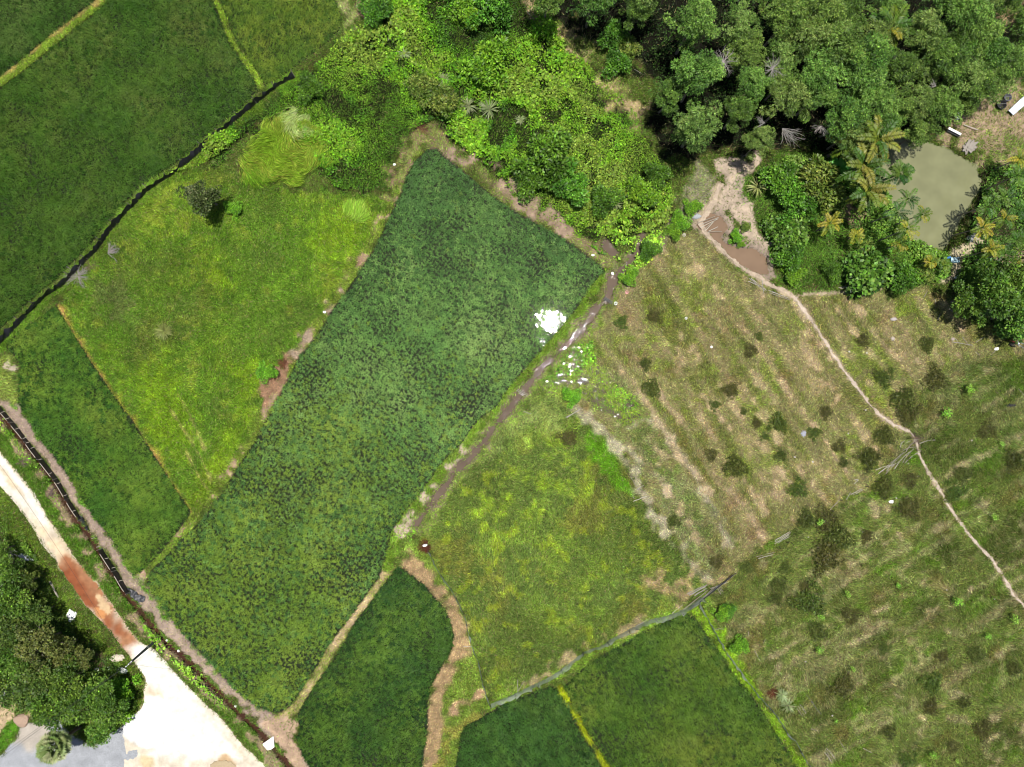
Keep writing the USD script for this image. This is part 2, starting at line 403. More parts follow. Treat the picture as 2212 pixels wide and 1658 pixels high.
MEADOW = poly([(125, 645), (180, 570), (240, 492), (330, 405), (400, 370), (470, 360), (560, 400), (700, 420), (790, 420), (845, 435), (845, 460), (823, 507), (740, 640), (690, 710), (640, 780), (610, 835), (580, 890), (545, 955), (500, 1025), (450, 1090), (390, 1160), (410, 1110), (400, 1085), (300, 935), (210, 800), (150, 705)])
SCRUB = poly([(330, 400), (420, 332), (520, 252), (600, 190), (700, 120), (760, 66), (790, 50), (830, -60), (1180, -60), (1170, 20), (1200, 60), (1230, 110), (1290, 150), (1330, 190), (1380, 240), (1390, 290), (1420, 330), (1445, 380), (1460, 430), (1445, 480), (1400, 505), (1330, 520), (1300, 560), (1250, 520), (1200, 490), (1140, 455), (1100, 425), (1075, 390), (1030, 345), (960, 300), (930, 270), (890, 290), (860, 350), (845, 420), (720, 412), (690, 360), (620, 240), (540, 290), (470, 345), (400, 372)])
FOREST = poly([(1150, -70), (2300, -70), (2300, 150), (2180, 190), (2110, 200), (2060, 240), (2040, 300), (1960, 290), (1900, 330), (1880, 370), (1800, 350), (1700, 320), (1620, 335), (1560, 330), (1480, 345), (1430, 330), (1400, 260), (1430, 190), (1340, 110), (1230, 60), (1170, 20)])
THICKET = poly([(1590, 390), (1660, 340), (1750, 330), (1850, 350), (1920, 400), (1960, 500), (2040, 548), (2056, 600), (2000, 616), (1850, 622), (1750, 628), (1690, 612), (1662, 560), (1640, 500), (1610, 440)])
EASTBANK = poly([(2120, 360), (2300, 340), (2300, 730), (2100, 692), (2056, 645), (2056, 590), (2070, 540), (2110, 430)])
LOWMEADOW = poly([(900, 1150), (950, 1075), (1040, 985), (1110, 895), (1180, 830), (1250, 885), (1340, 970), (1400, 1090), (1470, 1190), (1530, 1262), (1440, 1322), (1330, 1387), (1200, 1448), (1060, 1515), (1030, 1400), (1000, 1320), (950, 1240), (925, 1190)])
DRYFIELD = poly([(1300, 610), (1400, 535), (1450, 500), (1510, 500), (1600, 590), (1700, 640), (1850, 635), (2000, 622), (2060, 650), (2100, 700), (2212, 720), (2310, 725), (2310, 780), (2060, 790), (1990, 850), (1960, 930), (1900, 1050), (1800, 1100), (1700, 1150), (1620, 1200), (1560, 1250), (1525, 1255), (1400, 1085), (1340, 965), (1250, 880), (1200, 810), (1260, 725)])
ROUGHFIELD = poly([(2310, 760), (2310, 1730), (1760, 1730), (1650, 1520), (1512, 1300), (1600, 1225), (1700, 1150), (1800, 1100), (1900, 1050), (1960, 930), (1990, 850), (2060, 790)])
GROVE_SW = poly([(-70, 1000), (-10, 1065), (30, 1110), (60, 1170), (90, 1215), (110, 1260), (150, 1310), (190, 1360), (250, 1420), (290, 1480), (300, 1530), (270, 1560), (215, 1600), (120, 1545), (30, 1500), (-70, 1490)])

# ------------------------------------------------------------------ colours of soil and grass
SOIL[:] = col(105, 95, 60); VEG[:] = col(105, 130, 50); DENS[:] = 0.8; TALL[:] = 0.25
everywhere = shapely.box(X0 - 5, Y0 - 5, X1 + 5, Y1 + 5)
# meadow west of the long rice field: lime and olive drifts, reddish-brown thatch
paint(MEADOW, veg=col(114, 160, 48), dens=1.0, tall=0.24, feather=0.5)
paint(MEADOW, veg=col(134, 172, 46), mottle=(N_BIG, 0.5, 1.2), a=0.6)
paint(MEADOW, veg=col(104, 136, 52), mottle=(N_MID2 + N_BIG * -0.8, 0.8, 0.8), a=0.7)
paint(MEADOW, veg=col(146, 140, 62), mottle=(haze_noise(1.6, 21), 1.3, 1.0), a=0.25)
paint(MEADOW, veg=col(160, 170, 60), mottle=(N_SMALL2 + 0.6 * N_BIG, 1.5, 0.7), a=0.35)
for pts in ([(290, 800), (360, 770), (410, 860), (430, 960), (380, 990), (330, 930)], [(500, 800), (560, 760), (600, 790), (560, 860), (510, 880)], [(440, 560), (470, 570), (490, 620), (460, 610)], [(690, 470), (790, 460), (800, 520), (720, 560), (660, 530)], [(480, 930), (540, 900), (520, 960), (470, 1020), (440, 1010)]):
    paint(poly(pts), veg=col(142, 184, 36), a=0.7, feather=2.5, rag=0.6)
for pts in ([(280, 560), (380, 560), (410, 620), (330, 700), (280, 660)], [(420, 700), (520, 690), (540, 740), (440, 760)]):
    paint(poly(pts), veg=col(122, 146, 52), a=0.2, feather=2.5, rag=0.8)
paint(poly([(205, 610), (260, 590), (290, 640), (250, 680), (205, 660)]), veg=col(112, 130, 66), a=0.8, feather=1.2, rag=0.6)
paint(poly([(395, 1080), (440, 1000), (480, 960), (500, 1020), (430, 1110)]), veg=col(140, 172, 40), a=0.7, feather=1.5)
for ln in ([(365, 880), (405, 940), (440, 1000), (455, 1040)], [(385, 850), (420, 915), (445, 975)], [(395, 960), (430, 1030), (450, 1060)]):
    paint(band(ln, 0.25), soil=col(190, 178, 120), veg=col(178, 180, 96), dens=0.6, a=0.8, feather=0.3, rag=0.15)
paint(band([(125, 655), (175, 745), (230, 829), (320, 962), (412, 1108)], 0.7), veg=col(170, 172, 70), dens=0.8, tall=0.15, a=0.8, feather=0.4, rag=0.3)
paint(band([(128, 660), (172, 745), (232, 835), (322, 968), (412, 1108)], 0.22), soil=col(190, 150, 90), veg=col(190, 160, 90), dens=0.3, a=0.9, feather=0.2, rag=0.15)
# bund between the meadow and the long field
BUND_W = [(900, 330), (866, 395), (845, 440), (815, 500), (770, 580), (720, 650), (670, 720), (640, 770), (610, 822), (575, 885), (545, 950), (500, 1015), (460, 1070), (420, 1120), (380, 1165), (310, 1240)]
paint(band(BUND_W, 1.3), veg=col(140, 168, 62), dens=0.9, tall=0.2, rise=0.12, feather=0.6)
paint(band(BUND_W, 1.0), soil=col(186, 158, 130), dens=0.1, mottle=(N_MID, 0.35, 0.5), feather=0.4, rag=0.2)
for pts, c in (([(560, 855), (585, 800), (625, 762), (640, 770), (612, 822), (575, 880)], (166, 132, 104)), ([(625, 762), (665, 715), (672, 722), (640, 772)], (180, 160, 138)), ([(700, 675), (735, 625), (742, 632), (712, 690)], (178, 158, 132)), ([(765, 575), (780, 555), (785, 562), (770, 590)], (180, 150, 122))):
    paint(poly(pts), soil=col(*c), veg=col(*c), dens=0.35, tall=0.12, feather=0.5, rag=0.4, mottle=(N_MID, -0.5, 0.8))
# scrub floor
paint(SCRUB, soil=col(40, 46, 22), veg=col(84, 122, 36), dens=0.35, tall=0.3, feather=0.8, rag=0.5)  # dark floor: shadow in the gaps between bushes is put into its colour
paint(poly([(1190, 60), (1260, 40), (1300, 110), (1330, 160), (1390, 240), (1380, 290), (1320, 240), (1270, 180)]), soil=col(196, 172, 132), veg=col(150, 165, 84), dens=0.5, mottle=(N_MID, 0.0, 0.8), feather=1.0)
for pts in ([(1120, 0), (1150, -5), (1180, 30), (1165, 52), (1140, 40)], [(1200, 62), (1230, 60), (1245, 80), (1225, 88), (1205, 78)], [(1280, 68), (1300, 72), (1298, 100), (1282, 98)], [(1220, 115), (1240, 118), (1255, 135), (1235, 132)], [(1272, 150), (1290, 165), (1315, 190), (1300, 195), (1278, 170)], [(1330, 218), (1370, 220), (1420, 235), (1360, 245)], [(1350, 258), (1372, 262), (1368, 278), (1352, 276)]):
    paint(poly(pts), soil=col(205, 182, 140), veg=col(170, 165, 100), dens=0.2, feather=0.6, rag=0.5)
paint(poly([(840, 350), (885, 290), (930, 262), (962, 292), (975, 325), (930, 312), (900, 330), (870, 395), (848, 430), (828, 420)]), soil=col(166, 136, 112), veg=col(140, 156, 76), dens=0.5, tall=0.25, a=0.9, mottle=(N_MID, -0.3, 1.0), feather=0.8, rag=0.6)
BUND_E = [(950, 312), (1000, 345), (1055, 395), (1105, 435), (1160, 470), (1215, 500), (1270, 535), (1312, 570)]
paint(band(BUND_E, 1.5), soil=col(150, 130, 105), veg=col(140, 160, 70), dens=0.5, tall=0.18, rise=0.1, feather=0.6)
paint(band([(975, 335), (1030, 350), (1090, 395), (1135, 440), (1180, 468), (1215, 495)], 2.0), soil=col(176, 152, 130), dens=0.08, mottle=(N_MID2, 0.1, 0.6), feather=0.5)
# forest floor, thickets and the sandy places round them
paint(FOREST, soil=col(30, 28, 20), veg=col(36, 48, 20), dens=0.35, tall=0.4, feather=1.2, rag=0.8)  # litter colour darkened further, with the shade between crowns painted in
paint(THICKET, soil=col(72, 78, 40), veg=col(100, 138, 46), dens=0.6, tall=0.35, feather=0.8, rag=0.5)
paint(EASTBANK, soil=col(78, 68, 52), veg=col(70, 98, 36), dens=0.5, tall=0.3, feather=0.8, rag=0.5)  # pinkish soil made darker: shadows under the palms painted into it
paint(poly([(2030, 300), (2060, 240), (2110, 205), (2170, 195), (2300, 160), (2300, 330), (2190, 340), (2130, 340), (2080, 325)]), soil=col(196, 170, 142), veg=col(140, 150, 80), dens=0.2, feather=0.8, rag=0.7)
paint(poly([(2030, 300), (2300, 160), (2300, 330), (2130, 340)]), veg=col(120, 142, 62), soil=col(110, 104, 70), dens=0.6, a=0.8, mottle=(N_MID, 0.3, 0.8))
paint(poly([(2085, 520), (2110, 500), (2105, 540), (2085, 560), (2070, 600), (2045, 610), (2060, 570), (2065, 540)]), soil=col(215, 200, 165), dens=0.05, feather=0.5, rag=0.5)
paint(poly([(2150, 560), (2300, 520), (2300, 570), (2160, 590)]), soil=col(165, 140, 120), dens=0.1, feather=0.6, rag=0.4)
paint(poly([(2140, 20), (2300, -60), (2300, 130), (2180, 130)]), soil=col(200, 170, 130), dens=0.15, mottle=(N_MID, 0.1, 0.7), feather=0.8)
paint(poly([(1800, 460), (1840, 440), (1880, 470), (1860, 500), (1820, 490)]), soil=col(170, 145, 118), dens=0.1, feather=0.6, rag=0.5)
paint(poly([(1460, 430), (1500, 370), (1540, 350), (1545, 420), (1520, 470), (1470, 490), (1440, 490)]), soil=col(170, 158, 138), veg=col(138, 150, 92), dens=0.6, tall=0.2, feather=0.8, rag=0.5)
paint(SAND, soil=col(214, 194, 170), dens=0.04, feather=0.5, rag=0.4)
paint(SAND, soil=col(150, 136, 122), mottle=(N_MID2, 0.5, 0.6), a=0.8, dens=0.15)
paint(POOL.buffer(0.7), soil=col(176, 158, 140), dens=0.06, feather=0.5, rag=0.3)
# lower meadow
paint(LOWMEADOW, veg=col(118, 144, 64), dens=1.0, tall=0.24, feather=0.8)
paint(LOWMEADOW, veg=col(134, 164, 58), mottle=(N_MID + 0.7 * haze_noise(2.5, 31), 0.9, 1.0), a=0.6)
paint(LOWMEADOW, veg=col(150, 132, 62), mottle=(haze_noise(1.4, 32), 0.9, 1.0), a=0.4)
paint(LOWMEADOW, veg=col(98, 118, 50), mottle=(haze_noise(2.2, 33), 0.9, 0.9), a=0.7)
paint(LOWMEADOW, veg=col(172, 192, 44), mottle=(N_SMALL2, 1.5, 0.6), a=0.45, tall=0.35)
for pts in ([(1140, 940), (1200, 930), (1230, 1000), (1210, 1070), (1150, 1080), (1110, 1040)], [(1010, 1080), (1080, 1050), (1110, 1100), (1060, 1130), (1020, 1120)], [(1220, 1020), (1280, 1000), (1290, 1060), (1240, 1080)]):
    paint(poly(pts), veg=col(152, 184, 52), tall=0.3, mottle=(N_SMALL2, 0.2, 0.9), a=0.6, feather=2.5, rag=0.9)
paint(poly([(1262, 930), (1300, 935), (1330, 975), (1356, 1035), (1362, 1060), (1330, 1055), (1300, 1010), (1278, 965)]), veg=col(112, 164, 38), tall=0.38, dens=1.0, feather=0.8, rag=0.5)
paint(poly([(990, 960), (1060, 890), (1120, 860), (1180, 850), (1240, 900), (1200, 930), (1120, 930), (1050, 980), (985, 1040)]), veg=col(158, 176, 104), a=0.6, feather=2.0, rag=0.6)
# dry field with faint furrows that run down to the right
FUR = haze_noise(0.42, 41, (-1.03, 16)); FUR2 = haze_noise(0.9, 42, (-1.03, 9))
paint(DRYFIELD, veg=col(164, 166, 104), soil=col(160, 144, 108), dens=0.9, tall=0.2, feather=1.0)
paint(DRYFIELD, veg=col(190, 168, 128), soil=col(200, 176, 142), dens=0.45, mottle=(FUR2 + 0.6 * N_MID, 0.7, 1.1), a=0.5)
paint(DRYFIELD, veg=col(124, 140, 58), mottle=(FUR - 0.4 * N_MID2, 0.5, 1.0), a=0.75, tall=0.28)
paint(DRYFIELD, veg=col(136, 110, 66), mottle=(haze_noise(0.8, 43), 1.1, 0.8), a=0.5)
paint(DRYFIELD, veg=col(140, 165, 62), mottle=(haze_noise(1.5, 44), 1.0, 0.6), a=0.7)
paint(poly([(1300, 790), (1360, 830), (1440, 930), (1520, 1060), (1580, 1190), (1530, 1250), (1470, 1170), (1400, 1050), (1330, 930), (1270, 860)]), veg=col(150, 166, 112), soil=col(130, 124, 98), a=0.6, tall=0.2, mottle=(N_MID2, -0.6, 1.5), feather=1.5, rag=0.6)
paint(poly([(1345, 925), (1385, 905), (1430, 960), (1490, 1060), (1540, 1160), (1500, 1180), (1440, 1080), (1380, 990)]), veg=col(118, 140, 70), mottle=(N_SMALL2, -0.1, 0.9), a=0.8, feather=1.2, rag=0.6)
for ln, wd in (([(1250, 890), (1320, 950), (1370, 1030), (1410, 1110), (1450, 1170), (1500, 1230), (1530, 1250)], 1.1), ([(1350, 930), (1395, 905), (1440, 930), (1490, 1010), (1540, 1100), (1580, 1190)], 0.5), ([(1325, 955), (1400, 1010), (1440, 1060)], 0.4), ([(1260, 690), (1250, 790), (1265, 830), (1300, 840)], 0.35), ([(1375, 570), (1440, 520), (1470, 470)], 0.35), ([(1380, 590), (1300, 660), (1240, 735), (1190, 800)], 0.5)):
    paint(band(ln, wd), soil=col(196, 186, 160), veg=col(188, 184, 150), dens=0.5, tall=0.12, a=0.8, feather=0.7, rag=0.35)
for ln, wd in (([(1470, 770), (1560, 870), (1640, 980), (1690, 1060)], 1.4), ([(1640, 640), (1690, 720), (1740, 800), (1790, 880)], 1.3), ([(1680, 640), (1740, 750), (1790, 830), (1850, 930), (1890, 990)], 0.8), ([(1560, 770), (1640, 870), (1720, 990), (1770, 1070)], 1.0), ([(1860, 640), (1900, 700), (1950, 770), (1990, 830)], 1.0), ([(1500, 580), (1560, 660), (1610, 730)], 0.8), ([(1700, 1000), (1650, 1060), (1620, 1100)], 1.8)):
    paint(band(ln, wd), soil=col(198, 178, 140), veg=col(188, 170, 126), dens=0.5, tall=0.12, a=0.6, mottle=(N_MID, -0.1, 1.4), feather=0.9, rag=0.5)
r_ = np.random.default_rng(77)
for k_, o_ in enumerate(np.arange(-330, 620, 19)):
    x_, y_ = 1476 + 0.811 * o_, 550 - 0.585 * o_
    for q_ in np.arange(-260, 760, 120):
        if r_.uniform() < 0.72:
            s0, s1 = q_ + r_.uniform(-20, 20), q_ + 130 + r_.uniform(-20, 20)
            ln = [(x_ + .585 * s + r_.normal(0, 1.6), y_ + .811 * s + r_.normal(0, 1.6)) for s in np.linspace(s0, s1, 5)]
            bd = band(ln, r_.uniform(.35, .75)).intersection(DRYFIELD.buffer(-.8))
            if not bd.is_empty:
                if k_ % 2:
                    paint(bd, veg=col(112, 132, 54), tall=.28, a=r_.uniform(.35, .75), mottle=(N_MID2, -.1, 1.2), feather=.5, rag=.25)
                else:
                    paint(bd, veg=col(198, 178, 140), soil=col(200, 178, 144), dens=.5, tall=.14, a=r_.uniform(.35, .75), mottle=(N_MID, -.1, 1.2), feather=.5, rag=.25)
# rough field in the south-east: brown and green, bleached furrows that run up to the right
FUS = haze_noise(0.34, 51, (0.55, 16)); FUS2 = haze_noise(0.8, 52, (0.55, 6))
paint(ROUGHFIELD, veg=col(132, 148, 72), soil=col(110, 98, 66), dens=1.0, tall=0.3, feather=1.2)
paint(ROUGHFIELD, veg=col(126, 104, 62), mottle=(haze_noise(0.7, 53), 0.9, 0.9), a=0.5)
paint(ROUGHFIELD, veg=col(84, 98, 40), mottle=(haze_noise(1.3, 54), 0.6, 0.7), a=0.75, tall=0.36)
paint(ROUGHFIELD, veg=col(112, 146, 44), mottle=(haze_noise(0.9, 55), 1.0, 0.6), a=0.8)
paint(ROUGHFIELD, veg=col(196, 182, 142), soil=col(190, 168, 138), dens=0.5, tall=0.15, mottle=(FUS + 0.6 * N_MID2, 1.2, 0.9), a=0.35)
for ln, wd in ((tl(1659, 1243.5, [(1180, 1430), (1320, 1330), (1500, 1250), (1700, 1230)]), 0.8), (tl(1659, 1243.5, [(1740, 1560), (1900, 1440), (2212, 1230)]), 0.8), (tl(1659, 1243.5, [(1880, 1600), (2000, 1500), (2212, 1350)]), 0.8), (tl(1659, 1243.5, [(1860, 760), (1980, 690)]), 0.6), (tl(1659, 1243.5, [(1260, 630), (1400, 580)]), 0.8), (tl(1659, 1243.5, [(1600, 1050), (1900, 930)]), 0.8), (tl(1659, 829, [(720, 1100), (900, 1020)]), 0.7), (tl(1659, 829, [(820, 1180), (1100, 1010), (1380, 800)]), 0.9), (tl(1659, 829, [(1680, 1140), (1900, 1000)]), 0.8)):
    paint(band(ln, wd), soil=col(200, 180, 150), veg=col(190, 172, 138), dens=0.4, tall=0.12, a=0.5, mottle=(N_MID, -0.2, 1.4), feather=0.7, rag=0.4)
paint(poly([(2020, 800), (2120, 780), (2310, 760), (2310, 1050), (2150, 1040), (2060, 960)]), veg=col(90, 116, 44), a=0.55, tall=0.35, mottle=(N_MID, -0.2, 0.9), feather=3.0, rag=1.0)
for k_, o_ in enumerate(np.arange(-620, 560, 15)):
    x_, y_ = 1800 + 0.5 * o_, 1400 + 0.866 * o_
    for q_ in np.arange(-500, 700, 90):
        if r_.uniform() < 0.6:
            s0, s1 = q_ + r_.uniform(-20, 20), q_ + 100 + r_.uniform(-20, 20)
            ln = [(x_ + .866 * s + r_.normal(0, 2), y_ - .5 * s + r_.normal(0, 2)) for s in np.linspace(s0, s1, 5)]
            bd = band(ln, r_.uniform(.3, .65)).intersection(ROUGHFIELD.buffer(-.8))
            if not bd.is_empty:
                if k_ % 2:
                    paint(bd, veg=col(86, 104, 40), tall=.36, a=r_.uniform(.3, .7), mottle=(N_MID2, 0, 1.2), feather=.5, rag=.3)
                else:
                    paint(bd, veg=col(196, 180, 142), soil=col(196, 176, 144), dens=.6, tall=.16, a=r_.uniform(.15, .5), mottle=(N_MID, 0.2, 1.2), feather=.5, rag=.3)
# narrow strips between the fields
paint(poly([(-70, 236), (0, 172), (107, 84), (160, 42), (214, 0), (232, 2), (165, 60), (110, 106), (60, 146), (0, 190), (-70, 240)]).buffer(0.1), veg=col(150, 180, 60), dens=1.0, tall=0.22, rise=0.1, feather=0.3, rag=0.15)
paint(band([(-40, 205), (0, 172), (55, 128), (107, 84), (160, 42), (214, 0)], 0.35), soil=col(190, 165, 105), veg=col(186, 160, 100), dens=0.5, a=0.8, feather=0.3)
paint(band([(465, 0), (480, 32), (495, 75), (522, 120), (554, 165), (566, 192)], 0.6), veg=col(156, 186, 60), dens=1.0, tall=0.25, rise=0.1, feather=0.3, rag=0.2)
paint(poly([(728, 0), (752, 0), (775, 40), (745, 62), (742, 40)]), soil=col(196, 180, 140), veg=col(150, 170, 90), dens=0.5, feather=0.6)
NETLINE = [(-30, 762), (0, 735), (30, 706), (60, 671), (100, 632), (132, 614), (170, 572), (200, 541), (240, 490), (270, 456), (312, 411), (345, 388), (382, 366), (420, 331), (470, 286), (530, 236), (565, 206), (602, 180), (632, 164)]
paint(band(NETLINE, 1.0), veg=col(110, 140, 50), dens=0.8, tall=0.3, feather=0.4)
paint(band([(x + 8, y + 8) for x, y in NETLINE], 1.2), veg=col(120, 158, 50), dens=1.0, tall=0.35, feather=0.6)
BUND_S = [(836, 1224), (800, 1286), (755, 1348), (712, 1405), (675, 1470), (640, 1525), (612, 1548), (590, 1572)]
paint(band(BUND_S, 1.5), soil=col(196, 174, 128), veg=col(150, 168, 70), dens=0.6, tall=0.16, rise=0.12, feather=0.4, rag=0.2)
paint(band(BUND_S, 0.7), soil=col(208, 184, 146), veg=col(204, 184, 130), dens=0.2, a=0.9, mottle=(N_MID, -0.5, 0.8), feather=0.4)
TRACK_S = [(890, 1218), (930, 1262), (965, 1300), (985, 1345), (992, 1385), (980, 1425), (955, 1470), (940, 1520), (938, 1580), (930, 1660), (925, 1720)]
paint(poly([(880, 1180), (930, 1190), (960, 1250), (1005, 1340), (1030, 1420), (1060, 1520), (1000, 1572), (985, 1720), (910, 1720), (925, 1560), (932, 1490), (985, 1380), (940, 1285)]), veg=col(140, 166, 66), dens=0.9, tall=0.22, feather=0.5)
paint(band(TRACK_S, 1.9), soil=col(188, 158, 120), veg=col(186, 160, 122), dens=0.5, tall=0.12, rise=0.1, a=0.95, feather=0.6, rag=0.3)
paint(band([(1035, 1500), (1000, 1522), (975, 1540)], 1.1), soil=col(196, 164, 128), veg=col(190, 160, 126), dens=0.2, feather=0.5)
paint(band([(1030, 1550), (1000, 1568), (975, 1580), (955, 1650)], 1.2), veg=col(170, 172, 80), dens=0.7, tall=0.15, feather=0.5)
paint(band([(1206, 1482), (1226, 1518), (1246, 1551), (1267, 1588), (1287, 1618), (1312, 1658), (1345, 1715)], 0.55), veg=col(184, 196, 36), dens=1.0, tall=0.4, rise=0.08, feather=0.3, rag=0.2)
paint(band([(1058, 1521), (1106, 1500), (1176, 1466), (1256, 1428), (1330, 1390), (1406, 1350), (1481, 1318), (1520, 1296)], 1.4), veg=col(140, 172, 62), dens=0.9, tall=0.2, rise=0.1, feather=0.5)
paint(band([(1070, 1504), (1120, 1488), (1180, 1455), (1230, 1415), (1300, 1385), (1380, 1345), (1470, 1300)], 0.9), soil=col(180, 160, 124), veg=col(176, 158, 120), dens=0.5, tall=0.1, a=0.8, mottle=(N_MID2, -0.2, 0.8), feather=0.5)
paint(band([(1506, 1318), (1545, 1372), (1585, 1432), (1628, 1492), (1665, 1552), (1702, 1605), (1740, 1670)], 1.3), veg=col(146, 182, 48), dens=1.0, tall=0.25, rise=0.08, feather=0.4)
paint(poly([(1380, 1250), (1480, 1230), (1560, 1210), (1590, 1240), (1540, 1290), (1470, 1310)]), soil=col(190, 165, 130), veg=col(165, 155, 100), dens=0.5, mottle=(N_MID, 0.0, 0.8), feather=1.0)
# stream banks
paint(band([(1304, 594), (1281, 625), (1248, 676), (1232, 696), (1178, 758), (1160, 778), (1113, 832), (1080, 880), (1034, 922), (1004, 962), (958, 1008), (942, 1034), (910, 1080), (885, 1108), (852, 1150), (848, 1190), (835, 1222)], 1.4), veg=col(126, 158, 52), dens=1.0, tall=0.3, rise=0.1, feather=0.4, rag=0.2)
paint(band([(x + 2, y + 3) for x, y in STREAM], 2.2), veg=col(130, 158, 62), soil=col(150, 138, 105), dens=0.8, tall=0.25, feather=0.5)
paint(band(STREAM, 1.5), soil=col(150, 132, 112), dens=0.3, feather=0.5, rag=0.35)
paint(band([(1000, 975), (965, 1010), (925, 1065), (900, 1100), (860, 1150)], 0.8), soil=col(206, 186, 164), dens=0.2, mottle=(N_SMALL, 0.0, 0.7), feather=0.4)
paint(MARSH, soil=col(140, 130, 108), veg=col(140, 172, 58), dens=0.75, feather=0.8)
# roadside
paint(poly([(-70, 870), (0, 968), (60, 1040), (160, 1190), (230, 1280), (340, 1400), (450, 1520), (560, 1630), (650, 1720), (690, 1720), (600, 1600), (540, 1550), (420, 1430), (330, 1345), (262, 1250), (180, 1120), (100, 1000), (0, 880), (-70, 790)]), veg=col(104, 142, 44), dens=1.0, tall=0.3, feather=0.5, rag=0.3)
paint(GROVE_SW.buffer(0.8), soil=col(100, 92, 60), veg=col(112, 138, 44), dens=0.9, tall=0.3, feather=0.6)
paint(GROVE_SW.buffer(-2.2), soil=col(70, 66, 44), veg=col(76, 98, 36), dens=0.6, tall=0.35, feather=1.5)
paint(poly([(-60, 1500), (0, 1498), (28, 1510), (40, 1540), (62, 1550), (60, 1570), (40, 1580), (0, 1588), (-60, 1590)]), soil=col(226, 200, 160), dens=0.08, feather=0.6, rag=0.4)
paint(poly([(18, 1560), (40, 1545), (44, 1575), (20, 1610), (0, 1632), (-20, 1635), (0, 1590)]), veg=col(110, 160, 44), dens=1.0, feather=0.5)
off = lambda pts, d: [(x + d, y - d * 0.8) for x, y in pts]
paint(band(off(CANAL_L, 16), 1.5), soil=col(186, 164, 148), veg=col(170, 156, 130), dens=0.2, tall=0.1, feather=0.35, rag=0.25)
paint(band(off(CANAL_L[9:], 20), 1.9), soil=col(190, 168, 152), veg=col(170, 160, 120), dens=0.25, tall=0.1, feather=0.4, rag=0.35)
paint(band(off(CANAL_L, -14), 1.3), soil=col(172, 150, 124), veg=col(150, 148, 96), dens=0.35, tall=0.14, mottle=(N_MID, -0.6, 0.8), feather=0.4, rag=0.3)
paint(band(off(CANAL_L, 27), 0.6), veg=col(110, 156, 50), dens=0.9, tall=0.25, mottle=(N_MID2, -0.2, 0.8), feather=0.4)
paint(poly([(575, 1560), (600, 1545), (630, 1552), (648, 1580), (640, 1600), (660, 1640), (690, 1720), (650, 1720), (615, 1640), (590, 1590)]), soil=col(206, 176, 148), dens=0.1, feather=0.4, rag=0.3)
paint(poly([(0, 770), (24, 775), (36, 800), (34, 860), (10, 870), (-40, 850), (-40, 780)]), veg=col(150, 168, 76), dens=0.9, feather=0.5)
paint(poly([(2, 790), (20, 782), (38, 795), (36, 810), (10, 812)]), soil=col(222, 205, 180), dens=0.1, feather=0.4)
paint(band(DITCH, 0.75), soil=col(92, 66, 50), dens=0.1, feather=0.25, rag=0.1)
# fields, road, yard, path, ponds carry no grass
paint(ALLRICE, soil=col(62, 66, 44), dens=0.0, feather=0.1, rag=0.05)
paint(ROAD, soil=col(200, 185, 150), dens=0.0, feather=0.3, rag=0.12)
paint(YARD, soil=col(190, 190, 188), dens=0.0, feather=0.3, rag=0.2)
for ln, wd in ((PATH[:4], 1.1), (PATH[2:12], 0.7), (PATH[9:], 0.5), (PATH_E, 0.4)):
    paint(band(ln, wd), soil=col(196, 178, 150), dens=0.12, tall=0.1, feather=0.25, rag=0.12)
for shp in (POND.buffer(-0.1), POOL.buffer(-0.1), band(STREAM, 0.55), band(RILL, 0.9), PUDDLE):
    paint(shp, soil=col(120, 104, 84), dens=0.0, feather=0.3, rag=0.1)
# relief
RISE += 0.03 * N_MID + 0.015 * N_SMALL
w_, m_ = cover(ALLRICE, 0.35, 0.03); RISE[w_] = RISE[w_] * (1 - m_) + m_ * (-0.16)
w_, m_ = cover(POND, 1.2, 0.1); RISE[w_] = RISE[w_] * (1 - m_) - 1.0 * m_
w_, m_ = cover(POOL, 0.5, 0.1); RISE[w_] = RISE[w_] * (1 - m_) - 0.30 * m_
for ln, wd in ((STREAM, 0.72), (RILL, 0.95)):
    w_, m_ = cover(band(ln, wd), 0.5, 0.22); RISE[w_] = RISE[w_] * (1 - m_) - 0.42 * m_
w_, m_ = cover(PUDDLE, 0.5, 0.1); RISE[w_] -= 0.25 * m_
w_, m_ = cover(band(DITCH, 0.5), 0.3, 0.05); RISE[w_] = RISE[w_] * (1 - m_) - 0.5 * m_
w_, m_ = cover(MARSH, 1.0, 0.2); RISE[w_] = RISE[w_] * (1 - m_) + m_ * (-0.045 + 0.05 * N_SMALL[w_] + 0.03 * N_FINE[w_])
for shp in (ROAD, YARD):
    w_, m_ = cover(shp, 0.4, 0.05); RISE[w_] = RISE[w_] * (1 - m_) + m_ * 0.0
SOIL *= np.exp(0.10 * N_FINE + 0.07 * N_SMALL)[..., None]
VEG *= np.exp(0.11 * N_FINE + 0.08 * N_SMALL + 0.05 * N_MID)[..., None]


def look(arr, x, y):
    j = np.clip(((np.asarray(x) - X0) / CELL + 0.5).astype(int), 0, NX - 1); i = np.clip(((np.asarray(y) - Y0) / CELL + 0.5).astype(int), 0, NY - 1)
    return arr[i, j]


def level(x, y):
    return look(RISE, x, y)


